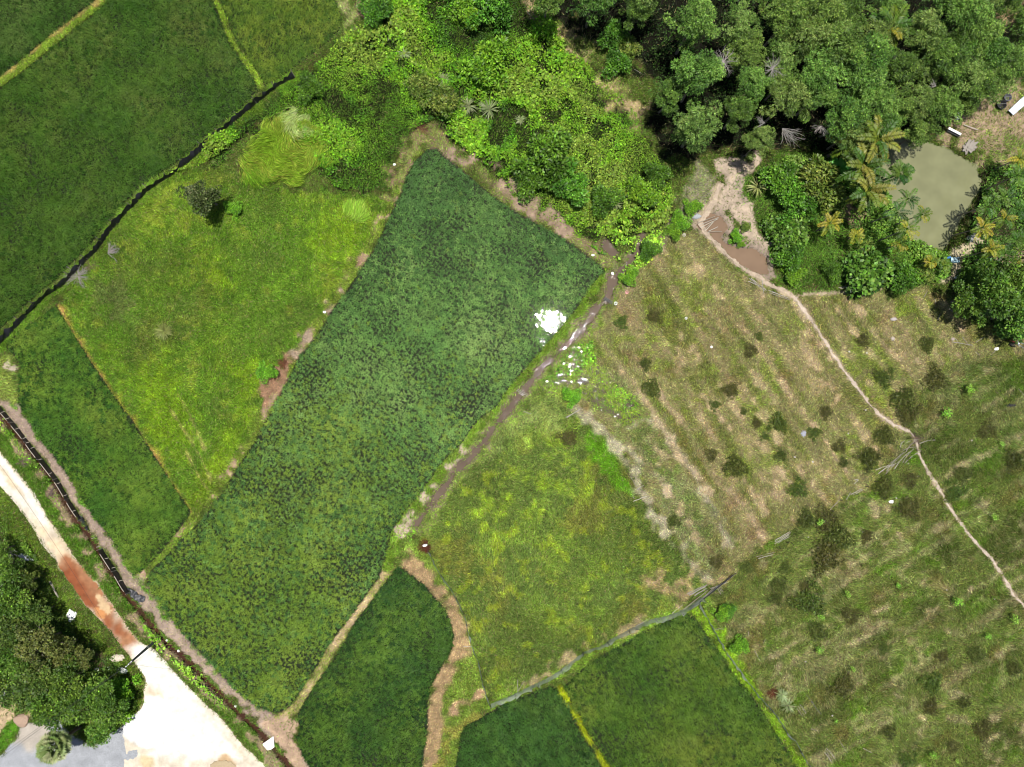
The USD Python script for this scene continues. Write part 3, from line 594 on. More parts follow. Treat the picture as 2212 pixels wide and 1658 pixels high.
# ------------------------------------------------------------------ ground: one sheet out to the horizon
GSTEP = 2
gx, gy = XS[::GSTEP], YS[::GSTEP]
far_x = np.concatenate([[-3000, -900, -300, -120], gx, [120, 300, 900, 3000]]); far_y = np.concatenate([[-3000, -900, -300, -100], gy, [100, 300, 900, 3000]])
xx, yy = np.meshgrid(far_x, far_y)
inside_ = (np.abs(xx) <= 72) & (np.abs(yy) <= 56)
zz = np.where(inside_, look(RISE, xx, yy), 0.0)
cc = np.where(inside_[..., None], look(SOIL, xx, yy), col(105, 125, 55))
idx = np.arange(xx.size).reshape(xx.shape)
quads = np.stack([idx[:-1, :-1], idx[:-1, 1:], idx[1:, 1:], idx[1:, :-1]], -1).reshape(-1, 4)
gprim = write_mesh('/World/ground', np.stack([xx, yy, zz], -1).reshape(-1, 3), quads, M_SOIL, cc.reshape(-1, 3))
tag(gprim, 'earth of the fields, bunds and banks under the grass and crops', 'ground', kind='structure')


def sheet(shape, step, z, rag=0.0, seed=0, cfun=None):
    """A sheet over a shape: points on a grid and along its (ragged) edge, joined by triangles."""
    g = Geo()
    r = np.random.default_rng(seed)
    for part in getattr(shape, 'geoms', [shape]):
        part = part.segmentize(step)
        ring = np.array(part.exterior.coords)[:-1]
        if rag:
            k = ndi.gaussian_filter1d(r.normal(size=(len(ring), 2)), 0.8, axis=0, mode='wrap')
            ring = ring + rag * k
            part = Polygon(ring).buffer(0)
            part = max(getattr(part, 'geoms', [part]), key=lambda q: q.area)
            ring = np.array(part.exterior.coords)[:-1]
        a, b, c, d = part.bounds
        px, py = np.meshgrid(np.arange(a, c, step), np.arange(b, d, step))
        px, py = px.ravel() + r.uniform(-.2, .2, px.size) * step, py.ravel() + r.uniform(-.2, .2, px.size) * step
        ok = shapely.contains_xy(part.buffer(-0.4 * step), px, py)
        pts = np.vstack([ring, np.stack([px[ok], py[ok]], 1)])
        tri = Delaunay(pts).simplices
        cen = pts[tri].mean(1)
        tri = tri[shapely.contains_xy(part, cen[:, 0], cen[:, 1])]
        e1, e2 = pts[tri[:, 1]] - pts[tri[:, 0]], pts[tri[:, 2]] - pts[tri[:, 0]]
        flip = e1[:, 0] * e2[:, 1] - e1[:, 1] * e2[:, 0] < 0
        tri[flip] = tri[flip][:, ::-1]
        zz = z(pts[:, 0], pts[:, 1]) if callable(z) else np.full(len(pts), float(z))
        g.add(np.column_stack([pts, zz]), tri, cfun(pts[:, 0], pts[:, 1]) if cfun else (0.5, 0.5, 0.5))
    return g


def blend(base, parts):
    """Colour function of a sheet: a base colour with ragged zones of other colours."""
    R0 = np.zeros((NY, NX, 3)) + base
    for shp, c, fe, ra in parts:
        w, m = cover(shp, fe, ra, N_MID2 * 0.6 + N_SMALL * 0.6)
        R0[w] = R0[w] * (1 - m[..., None]) + np.asarray(c) * m[..., None]
    R0 *= np.exp(0.05 * N_SMALL + 0.04 * N_FINE)[..., None]
    return lambda x, y: look(R0, x, y)


ROADC = lambda r, g, b: lin(r, g, b) * 0.53
roadc = blend(ROADC(238, 226, 204), [
    (poly([(-60, 870), (0, 970), (60, 1045), (110, 1120), (105, 1160), (75, 1125), (40, 1080), (-60, 960)]), ROADC(255, 250, 238), 1.5, 0.3),
    (poly([(60, 1100), (110, 1150), (150, 1200), (150, 1235), (120, 1215), (80, 1150)]), ROADC(250, 222, 184), 1.2, 0.4),
    *[(band([(x + o, y - o * .6) for x, y in [(-40, 940), (15, 1010), (62, 1070), (100, 1135), (140, 1200), (190, 1265), (240, 1335), (290, 1400), (330, 1450), (380, 1500), (440, 1560), (520, 1640)]], .28), ROADC(226, 208, 176), .5, .25) for o in (-9, 9)],
    *[(band(q, .22), ROADC(228, 214, 188), .4, .2) for q in ([(300, 1420), (335, 1470), (345, 1530), (330, 1600), (300, 1650)], [(320, 1425), (365, 1490), (380, 1560), (350, 1640)], [(345, 1650), (400, 1600), (470, 1600), (540, 1650)], [(262, 1380), (300, 1430), (330, 1500)])],
    (poly([(128, 1230), (150, 1208), (185, 1225), (215, 1250), (255, 1310), (280, 1350), (302, 1385), (300, 1402), (280, 1422), (255, 1400), (215, 1350), (180, 1310), (150, 1270)]), col(194, 140, 102), 1.5, 0.5),
    (poly([(128, 1240), (150, 1225), (190, 1270), (215, 1310), (205, 1320), (170, 1290)]), col(166, 98, 64), 1.2, 0.45),
    (poly([(222, 1330), (262, 1345), (272, 1372), (250, 1385), (228, 1352)]), col(166, 98, 64), 1.2, 0.45),
    (poly([(206, 1282), (214, 1285), (230, 1300), (243, 1322), (240, 1326), (222, 1326), (212, 1305)]), col(238, 205, 160), 0.2, 0.12),
    (poly([(203, 1314), (215, 1312), (232, 1328), (222, 1340), (210, 1330)]), col(226, 160, 104), 0.2, 0.12),
    (poly([(280, 1400), (310, 1392), (345, 1420), (380, 1460), (440, 1530), (520, 1640), (330, 1640), (320, 1500), (300, 1445)]), ROADC(255, 252, 240), 1.5, 0.4),
    (poly([(312, 1480), (340, 1490), (345, 1510), (318, 1520)]), ROADC(240, 222, 196), 1.2, 0.4),
    (Point(*gp([(317, 1560)])[0]).buffer(3.0), ROADC(255, 255, 255), 0.5, 0.15),
    (poly([(455, 1650), (480, 1638), (510, 1650), (520, 1720), (440, 1720)]), ROADC(205, 175, 135), 0.6, 0.4),
    (poly([(310, 1640), (330, 1640), (325, 1720), (305, 1720)]), ROADC(225, 205, 165), 0.6, 0.3)])
M_ROAD = surf('road_look', rough=0.9, spec=0.12, noise=1.4, bump=0.02, bscale=9.0, var=0.2)
tag(sheet(ROAD, 0.22, lambda x, y: 0.025 + 0.012 * look(N_MID, x, y), 0.10, 1, roadc).build('dirt_road', M_ROAD, smooth=True), 'pale laterite road with a wet rust-red stretch, widening to a white turning place', 'dirt road', kind='structure')
M_GRAVEL = surf('gravel_look', rough=0.95, spec=0.15, noise=9.0, bump=0.05, bscale=14.0, var=0.3)
tag(sheet(YARD, 0.3, lambda x, y: 0.018 + 0.008 * look(N_MID, x, y), 0.10, 2, blend(lin(196, 200, 206) * 0.44, [(poly([(35, 1540), (100, 1550), (110, 1600), (60, 1620), (30, 1600)]), lin(214, 204, 190) * 0.45, 1.2, 0.5)])).build('gravel_yard', M_GRAVEL, smooth=True), 'light grey gravel yard under the fan palm', 'gravel yard', kind='structure')
pathc = blend(col(214, 194, 170), [(everywhere.intersection(band(PATH[9:], 0.3)), col(228, 210, 192), 0.3, 0.1)])
FP = shapely.union_all([band(PATH[:4], 0.6), band(PATH[2:11], 0.38), band(PATH[9:], 0.28), band(PATH_E, 0.2)])
tag(sheet(FP, 0.2, lambda x, y: np.maximum(level(x, y), 0) + 0.035, 0.14, 3, pathc).build('footpath', M_SOIL, smooth=True), 'narrow trodden footpath of pale dust crossing the dry field', 'footpath', kind='structure')

# water
W_BROWN = water('stream_water_look', col(126, 110, 96), 0.03, 0.02, 1.7, 0.15, spec=0.09, gust=0.03, gscale=7.0)
W_POND = water('pond_water_look', col(156, 158, 118), 0.08, 0.004, 2.0, 0.14)
W_POOL = water('pool_water_look', col(158, 132, 108), 0.08, 0.006, 3.0, 0.12)
W_DITCH = water('ditch_water_look', col(84, 56, 42), 0.06, 0.006, 4.0, 0.25)
W_MARSH = water('marsh_water_look', col(112, 102, 84), 0.03, 0.03, 1.9, 0.2, spec=0.3, gust=0.022, gscale=8.0)
W_PADDY = water('paddy_water_look', col(52, 60, 40), 0.018, 0.0002, 1.6, 0.3, gust=0.0016, gscale=11.0)
tag(sheet(band(STREAM, 1.6), 0.3, -0.20, 0.0, 4).build('stream', W_BROWN), 'shallow brown stream beside the long rice field', 'stream', kind='structure')
tag(sheet(POND.buffer(0.5), 0.8, -0.35, 0.0, 5).build('pond', W_POND), 'murky grey-green pond among the palms', 'pond', kind='structure')
tag(sheet(POOL.buffer(0.3), 0.4, -0.14, 0.0, 6).build('muddy_pool', W_POOL), 'muddy brown pool beside the sandy path', 'pool', kind='structure')
tag(sheet(band(DITCH, 0.62), 0.3, -0.27, 0.0, 7).build('ditch_water', W_DITCH), 'red-brown water in the ditch along the road', 'ditch', kind='structure')
tag(sheet(MARSH, 0.5, -0.035, 0.2, 8).build('marsh_water', W_MARSH), 'shallow glinting water among the grass east of the stream', 'water', kind='structure')
tag(sheet(PUDDLE.buffer(0.2), 0.3, -0.10, 0.0, 9).build('puddle', W_BROWN), 'grey puddle near the corner of the long rice field', 'puddle', kind='structure')
tag(sheet(band(RILL, 1.5), 0.3, -0.22, 0.0, 10).build('rill', W_POOL), 'brown rill at the edge of the scrub', 'stream', kind='structure')
g_ = Geo()
for k_, f_ in enumerate(FIELDS):
    v_, q_, c_ = sheet(f_.buffer(-0.02), 1.2, -0.105, 0.0, 20 + k_).arrays()
    g_.add(v_, q_, c_)
tag(g_.build('paddy_water', W_PADDY), 'dark standing water between the rice plants', 'paddy water', kind='structure')
# ------------------------------------------------------------------ rice: every plant a tuft, thousands to a field
def rice_tuft(seed, tallness=0.42, n=20):
    r = np.random.default_rng(seed)
    az = r.uniform(0, TAU, n); lean = r.uniform(0.4, 1.15, n)
    L = tallness * r.uniform(0.75, 1.25, n); w = r.uniform(0.016, 0.028, n)
    out = np.stack([np.cos(az), np.sin(az), np.zeros(n)], 1); side = np.stack([-np.sin(az), np.cos(az), np.zeros(n)], 1)
    p0 = out * 0.02; p1 = out * (L * 0.30 * lean)[:, None] + np.array([0, 0, 1.0]) * (L * 0.62)[:, None]
    p2 = out * (L * 0.95 * lean)[:, None] + np.array([0, 0, 1.0]) * (L * (0.95 - 0.45 * lean))[:, None]
    W = w[:, None]
    v = np.stack([p0 - side * W * .4, p0 + side * W * .4, p1 - side * W, p1 + side * W, p2], 1).reshape(-1, 3)
    b = np.arange(n)[:, None] * 5
    f = np.vstack([b + [0, 1, 3], b + [0, 3, 2], b + [2, 3, 4]])
    return v, f


def rice_look(name, a, b, c, seed):
    """Rice leaves: deep green to yellow-green in drifts over the field, and a little from plant to plant."""
    nodes = {'g': ('geometry', {}), 'mp': ('mapping', {'location': (seed * 17.0, seed * 5.0, 0), 'scale': (1, 1, 0.0)}),
             'n': ('noise_texture', {'scale': 0.13, 'detail': 4.0, 'roughness': 0.6}), 'rp': ('rgb_ramp', {'ramp': [(0.30, a), (0.50, b), (0.70, c)]}),
             'oi': ('object_info', {}), 'mr': ('map_range', {'to_min': 0.66, 'to_max': 1.36}), 'sc': ('vector_math', {'math_type': 'scale'}),
             'tm': ('mix_color', {'blend_type': 'multiply', 'fac': 1.0, 'b': (1.2, 1.25, 0.5)}),
             'p': ('principled_bsdf', {'roughness': 0.5, 'specular_ior_level': 0.15}), 't': ('translucent_bsdf', {}), 'm': ('mix_closure', {'fac': 0.35})}
    return usdkit.material(stage, '/World/Looks/' + name, nodes, [
        ('g.position', 'mp.vector'), ('mp.vector', 'n.vector'), ('n.fac', 'rp.fac'), ('rp.color', 'sc.vector1'), ('oi.random', 'mr.value'), ('mr.result', 'sc.scale'),
        ('sc.vector', 'p.base_color'), ('sc.vector', 'tm.a'), ('tm.result', 't.color'), ('p.BSDF', 'm.closure1'), ('t.BSDF', 'm.closure2')], surface='m.closure')


RK = 1.9
RICE = [  # outline, label, colours, spacing, height, wind
    ('a', 'dark green rice in the corner beyond the lime-green bund', (58, 96, 28), (74, 108, 40), (96, 120, 56), 0.30, 0.46),
    ('b', 'large dark green rice field beyond the black net', (58, 98, 26), (80, 112, 38), (104, 122, 54), 0.30, 0.46),
    ('c', 'yellowish rice field in straight rows beside the scrub', (76, 112, 34), (100, 128, 40), (126, 142, 50), 0.30, 0.46),
    ('d', 'long blue-green rice field with open water glinting in it', (90, 134, 66), (112, 150, 76), (134, 164, 92), 0.32, 0.42),
    ('e', 'narrow mid-green rice strip beside the roadside ditch', (66, 112, 40), (96, 132, 44), (124, 148, 56), 0.30, 0.42),
    ('f', 'flask-shaped rice field between the tan bund and the tan track', (52, 92, 38), (80, 114, 42), (102, 134, 48), 0.29, 0.42),
    ('g', 'small dark rice plot left of the yellow-green divider', (52, 90, 36), (68, 106, 42), (90, 120, 48), 0.32, 0.50),
    ('h', 'olive rice field between the yellow-green divider and the grey net', (70, 108, 34), (94, 124, 42), (116, 134, 52), 0.34, 0.52)]
FRAME = shapely.box(-64, -49, 64, 49)
for k, (key, label, ca, cb, cc_, sp, tall) in enumerate(RICE):
    fld = R[key].intersection(FRAME).buffer(-0.12)
    a, b, c, d = fld.bounds
    rows = {'c': 1.25, 'h': -1.05, 'g': -1.05}.get(key, 0.96 if key == 'd' else 0.6)
    m = max(c - a, d - b) * 1.5
    u, w = np.meshgrid(np.arange(-m / 2, m / 2, sp * 0.78), np.arange(-m / 2, m / 2, sp * 1.2))
    u, w = u.ravel(), w.ravel()
    jit = 0.16 if key == 'c' else (0.6 if key == 'd' else 0.4)
    u = u + RNG.uniform(-jit, jit, u.size) * sp; w = w + RNG.uniform(-jit, jit, u.size) * sp * 0.55 + 0.1 * np.sin(u * 0.21 + k) * sp * 6
    px = (a + c) / 2 + u * math.cos(rows) - w * math.sin(rows); py = (b + d) / 2 + u * math.sin(rows) + w * math.cos(rows)
    shapely.prepare(fld)
    ok = shapely.contains_xy(fld, px, py)
    px, py = px[ok], py[ok]
    n = len(px)
    pi = UsdGeom.PointInstancer.Define(stage, '/World/' + numbered('rice_field'))
    look_m = rice_look(f'rice_look_{key}', tuple(col(*ca, RK)), tuple(col(*cb, RK)), tuple(col(*cc_, RK)), k + 1)
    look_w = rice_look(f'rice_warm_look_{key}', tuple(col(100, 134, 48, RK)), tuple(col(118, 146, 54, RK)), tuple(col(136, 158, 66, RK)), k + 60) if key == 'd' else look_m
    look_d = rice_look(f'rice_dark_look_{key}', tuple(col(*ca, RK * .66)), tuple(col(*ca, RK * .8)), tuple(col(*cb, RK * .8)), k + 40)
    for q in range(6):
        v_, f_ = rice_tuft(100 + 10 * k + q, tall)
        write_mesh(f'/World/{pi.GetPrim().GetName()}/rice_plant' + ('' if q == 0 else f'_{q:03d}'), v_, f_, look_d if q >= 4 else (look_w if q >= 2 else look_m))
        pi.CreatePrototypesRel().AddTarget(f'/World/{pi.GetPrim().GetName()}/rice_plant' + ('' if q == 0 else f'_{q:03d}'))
    edge = shapely.distance(R[key].boundary, shapely.points(px, py))
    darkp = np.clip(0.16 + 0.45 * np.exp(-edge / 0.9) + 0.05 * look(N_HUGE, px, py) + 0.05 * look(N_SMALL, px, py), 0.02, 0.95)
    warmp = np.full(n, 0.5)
    if key == 'd':      # warm plants south-west, dark ones north: plant colour plus painted-in hot spot of sunlight
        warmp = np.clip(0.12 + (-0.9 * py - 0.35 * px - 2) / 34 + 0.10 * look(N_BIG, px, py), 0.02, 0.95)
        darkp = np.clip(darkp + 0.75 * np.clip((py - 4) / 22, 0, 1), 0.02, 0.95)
    pos = np.stack([px, py, np.full(n, -0.15)], 1)
    rough = look(N_MID, px, py)
    sc = np.clip(1.0 + 0.13 * rough + RNG.normal(0, 0.12, n), 0.6, 1.5)
    lean = RNG.normal(0, 0.10, (n, 2)) + np.array([-0.10, -0.06])
    yaw = RNG.uniform(0, TAU, n)
    # quaternion: yaw, then a small lean with the wind
    hx, hy = -lean[:, 1] / 2, lean[:, 0] / 2
    cz, sz = np.cos(yaw / 2), np.sin(yaw / 2)
    qw, qx, qy, qz = cz, hx * cz + hy * sz, hy * cz - hx * sz, sz
    qq = np.stack([qx, qy, qz, qw], 1); qq /= np.linalg.norm(qq, axis=1, keepdims=True)
    pi.CreatePositionsAttr(Vt.Vec3fArray.FromNumpy(pos.astype(np.float32)))
    pi.CreateScalesAttr(Vt.Vec3fArray.FromNumpy(np.repeat(sc[:, None], 3, 1).astype(np.float32)))
    pi.CreateOrientationsAttr(Vt.QuathArray.FromNumpy(qq.astype(np.float16)))
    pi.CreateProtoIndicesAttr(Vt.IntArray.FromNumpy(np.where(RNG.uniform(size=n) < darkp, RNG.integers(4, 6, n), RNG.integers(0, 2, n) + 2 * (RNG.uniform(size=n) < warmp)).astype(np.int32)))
    tag(pi.GetPrim(), label, 'rice field', kind='stuff')

# ------------------------------------------------------------------ grass: blades as they stand, region by region
def sow(name, label, cat, shape, per_m2, width=(0.045, 0.085), upright=0.5, seed=0, kind='tri'):
    r = np.random.default_rng(seed)
    shape = shape.intersection(FRAME)
    a, b, c, d = shape.bounds
    n = int((c - a) * (d - b) * per_m2)
    x, y = r.uniform(a, c, n), r.uniform(b, d, n)
    shapely.prepare(shape)
    ok = (r.uniform(size=n) < look(DENS, x, y))
    x, y = x[ok], y[ok]
    ok = shapely.contains_xy(shape, x, y)
    x, y = x[ok], y[ok]; n = len(x)
    h = look(TALL, x, y) * r.uniform(0.6, 1.35, n)
    swirl = look(N_BIG, x, y) * 1.6
    az = np.where(r.uniform(size=n) < 0.35, swirl, r.uniform(0, TAU, n))
    inc = np.clip(r.normal(upright, 0.25, n), 0.08, 1.2)
    ax = np.stack([np.cos(az) * np.cos(inc), np.sin(az) * np.cos(inc), np.sin(inc)], 1)
    cl = tint(look(VEG, x, y), n, r, 0.42, 0.09) * 1.42
    dry = r.uniform(size=n) < 0.05
    cl[dry] = tint(col(205, 195, 140), int(dry.sum()), r, 0.15)
    v, f, c_ = leaves(np.stack([x, y, level(x, y) + 0.01], 1), ax, h * 1.3, r.uniform(*width, n), cl, r, up=0.7, kind=kind)
    tag(write_mesh('/World/' + numbered(name), v, f, M_GRASS, c_), label, cat, kind='stuff')
    return len(f)


GD = 230
cnt = 0
taken = [MEADOW, LOWMEADOW, DRYFIELD, ROUGHFIELD, SCRUB, FOREST, THICKET, EASTBANK, GROVE_SW.buffer(0.8)]
done = shapely.union_all([ALLRICE.buffer(-0.15), ROAD.buffer(-0.5), YARD.buffer(-0.5), POND])
for nm, lb, ct, shp, dn, up in (
        ('meadow_grass', 'lime and olive grass of the meadow between the black net and the long rice field', 'grass', MEADOW, GD, 0.45),
        ('lowland_grass', 'olive and yellow-green grass of the plot inside the grey nets', 'grass', LOWMEADOW, GD, 0.45),
        ('dry_grass', 'tan and olive grass of the furrowed dry field', 'grass', DRYFIELD, GD, 0.35),
        ('rough_grass', 'brown and dark green rough grass in the south-east field', 'grass', ROUGHFIELD, GD, 0.5),
        ('scrub_grass', 'bright grass at the foot of the scrub', 'grass', SCRUB, GD * 0.7, 0.6),
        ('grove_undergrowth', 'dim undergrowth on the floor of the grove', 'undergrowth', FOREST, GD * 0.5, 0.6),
        ('thicket_grass', 'grass between the bushes west of the pond', 'grass', THICKET, GD * 0.7, 0.6),
        ('bank_grass', 'grass under the slender palms east of the pond', 'grass', EASTBANK, GD * 0.7, 0.6),
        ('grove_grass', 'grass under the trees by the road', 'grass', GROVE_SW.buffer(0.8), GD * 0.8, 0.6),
        ('verge_grass', 'grass of the verges, bunds and banks between the fields', 'grass', FRAME, GD, 0.5)):
    here = shp.difference(done)
    cnt += sow(nm, lb, ct, here, dn, upright=up, seed=len(nm))
    done = shapely.union_all([done, shp])
print('grass triangles', cnt)
# ------------------------------------------------------------------ scrub: leaves over mounds and hollows
def mound(x, y, k=1.0):
    return np.clip(0.5 + 0.38 * look(N_MID, x, y) + 0.30 * look(N_BIG, x, y), 0.04, 2.0) * k


def leafy_cover(name, label, cat, shape, per_m2, palette, seed, k=1.0, size=(0.13, 0.24), gap=-1.1):
    """Broad leaves spread over a bumpy cover of creepers and small bushes."""
    r = np.random.default_rng(seed)
    shape = shape.intersection(FRAME)
    a, b, c, d = shape.bounds
    n = int((c - a) * (d - b) * per_m2)
    x, y = r.uniform(a, c, n), r.uniform(b, d, n)
    shapely.prepare(shape)
    ok = shapely.contains_xy(shape, x, y) & (0.55 * look(N_MID2, x, y) + 0.8 * look(N_SMALL2, x, y) + r.normal(0, .45, n) > gap)
    ok &= look(DENS, x, y) > r.uniform(0, 0.45, n)
    x, y = x[ok], y[ok]; n = len(x)
    hgt = mound(x, y, k)
    z = level(x, y) + hgt * r.uniform(size=n) ** 0.4
    e = 0.15
    gx_, gy_ = (mound(x + e, y, k) - mound(x - e, y, k)) / (2 * e), (mound(x, y + e, k) - mound(x, y - e, k)) / (2 * e)
    axis = np.stack([-gx_, -gy_, np.full(n, 0.15)], 1) * 0.6 + rand_dirs(r, n) * np.array([1, 1, 0.45])
    t = np.clip(0.5 + 0.17 * look(N_HUGE, x, y) + 0.15 * look(N_BIG, x, y) + 0.16 * look(N_MID2, x, y) + 0.1 * look(N_SMALL, x, y) + r.normal(0, 0.12, n), 0, 0.999) * (len(palette) - 1)
    i = t.astype(int); fr = (t - i)[:, None]
    P = np.array(palette)
    cl = tint(P[i] * (1 - fr) + P[np.minimum(i + 1, len(P) - 1)] * fr, n, r, 0.34, 0.08)
    L = r.uniform(*size, n) * np.exp(r.normal(0, .28, n)) * (1 + 0.35 * np.clip(look(N_BIG, x, y), -1.2, 1.5))
    v, f, c_ = leaves(np.stack([x, y, z], 1), axis, L, L * r.uniform(0.5, 0.75, n), cl, r, up=0.62)
    tag(write_mesh('/World/' + numbered(name), v, f, M_LEAF, c_), label, cat, kind='stuff')
    return len(f)


LK = 2.1
cnt += leafy_cover('scrub', 'bright green tangle of creepers and low bushes north of the long rice field', 'scrub', SCRUB.buffer(-0.3), 200,
                   [col(48, 84, 24, LK), col(68, 116, 26, LK), col(92, 148, 28, LK), col(118, 168, 36, LK), col(118, 146, 52, LK)], 71, gap=-0.75)
cnt += leafy_cover('thicket_creepers', 'dark and bright creepers between the sandy path and the pond', 'creepers', THICKET.buffer(-0.3), 150,
                   [col(60, 92, 34, LK), col(84, 122, 40, LK), col(106, 148, 50, LK), col(122, 150, 70, LK)], 72, 0.8, gap=-0.7)
cnt += leafy_cover('bank_creepers', 'creepers on the bank east of the pond', 'creepers', EASTBANK.buffer(-0.3), 110,
                   [col(60, 96, 34, LK), col(84, 126, 44, LK), col(110, 150, 56, LK)], 73, 0.7, gap=-0.1)
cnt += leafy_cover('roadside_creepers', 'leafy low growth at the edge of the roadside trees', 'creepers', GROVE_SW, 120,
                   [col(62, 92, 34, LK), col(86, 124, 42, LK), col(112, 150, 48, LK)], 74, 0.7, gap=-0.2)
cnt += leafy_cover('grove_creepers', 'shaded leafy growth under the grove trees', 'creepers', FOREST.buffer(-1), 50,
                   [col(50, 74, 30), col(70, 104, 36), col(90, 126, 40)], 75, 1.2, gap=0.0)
cnt += leafy_cover('stream_weeds', 'bright leafy weeds along the stream and the wet ground', 'weeds', shapely.union_all([poly([(1340, 590), (1352, 560), (1380, 515), (1440, 490), (1430, 540), (1385, 580), (1345, 612), (1330, 612)]), poly([(1300, 540), (1330, 520), (1380, 505), (1372, 545), (1330, 560)]), MARSH, poly([(1110, 885), (1150, 835), (1200, 800), (1260, 830), (1240, 880), (1180, 880), (1130, 905)]), poly([(845, 1160), (870, 1125), (900, 1140), (885, 1185), (870, 1225), (845, 1225)]), band([(x - 20, y + 2) for x, y in CANAL_L], 1.0)]), 60,
                   [col(92, 128, 40, LK), col(118, 160, 44, LK), col(146, 178, 58, LK)], 76, 0.45, gap=0.2)
print('with scrub', cnt)


# ------------------------------------------------------------------ trees
def crown_mesh(seed, R_, hz, zc, clumps, per, leaf, width, palette, droop=0.5, flat=0.75, up=0.45, spread=0.42):
    """Leaf clumps over an uneven dome; each clump a spray of leaves with gaps between the clumps."""
    r = np.random.default_rng(seed)
    P = np.array(palette)
    g = Geo(); cents = []
    th = r.uniform(0, TAU, clumps)
    rr = np.sqrt(r.uniform(0.02, 1.0, clumps)) * R_ * 0.80
    lob = 1 + 0.27 * np.sin(th * 3 + seed) + 0.16 * np.sin(th * 5 + 2 * seed)
    for k in range(clumps):
        x, y = rr[k] * lob[k] * math.cos(th[k]), rr[k] * lob[k] * math.sin(th[k])
        q = min(rr[k] / R_, 0.98)
        z = zc + hz * (math.sqrt(1 - q * q) * r.uniform(0.55, 1.0) - 0.35) if r.uniform() < 0.8 else zc - hz * r.uniform(0.1, 0.6)
        cr = R_ * spread * r.uniform(0.45, 1.3) * (1.1 - 0.4 * q)
        cents.append((x, y, z))
        n = int(per * (cr / (R_ * spread)) ** 1.5)
        d = rand_dirs(r, n); d[:, 2] = np.abs(d[:, 2]) * np.where(r.uniform(size=n) < 0.8, 1, -1)
        rad = cr * r.uniform(0.35, 1.0, n) ** 0.5
        pos = np.array([x, y, z]) + d * rad[:, None] * np.array([1, 1, flat])
        ax = d * np.array([1, 1, 0.5]) + rand_dirs(r, n) * 0.55 - np.array([0, 0, droop])
        t = np.clip(r.normal(0.5, 0.22) + r.normal(0, 0.15, n), 0, 0.999) * (len(P) - 1)
        i = t.astype(int); fr = (t - i)[:, None]
        cl = tint(P[i] * (1 - fr) + P[np.minimum(i + 1, len(P) - 1)] * fr, n, r, 0.34, 0.07)
        L = leaf * r.uniform(0.7, 1.3, n)
        g.add(*leaves(pos, ax, L, width * r.uniform(0.8, 1.25, n), cl, r, up=up))
    return g, cents


def woody(seed, cents, zc, trunk_r, c):
    """Tapered, slightly bent trunk, and limbs out to some of the clumps."""
    r = np.random.default_rng(seed + 9)
    g = Geo()
    bend = r.normal(0, 0.12, 2)
    s = np.linspace(0, 1, 7)
    pts = np.stack([bend[0] * np.sin(s * 3), bend[1] * np.sin(s * 2.5), -0.15 + s * (zc * 0.95 + 0.15)], 1)
    v, f = tube(pts, trunk_r * (1.25 - 0.85 * s) + 0.03 * (s == 0), 8); g.add(v, f, c)
    limbs = Geo()
    for x, y, z in cents[::3]:
        q = r.uniform(0.45, 0.85)
        a = np.array([np.interp(q, s, pts[:, 0]), np.interp(q, s, pts[:, 1]), np.interp(q, s, pts[:, 2])]); b = np.array([x, y, z])
        m = (a + b) / 2 + np.array([0, 0, -0.15 * np.linalg.norm(b - a)])
        v, f = tube(np.array([a, m, b]), np.array([trunk_r * 0.45, trunk_r * 0.3, trunk_r * 0.1]), 5); limbs.add(v, f, c)
    return g, limbs


BARK = col(150, 135, 112)
firsts = {}


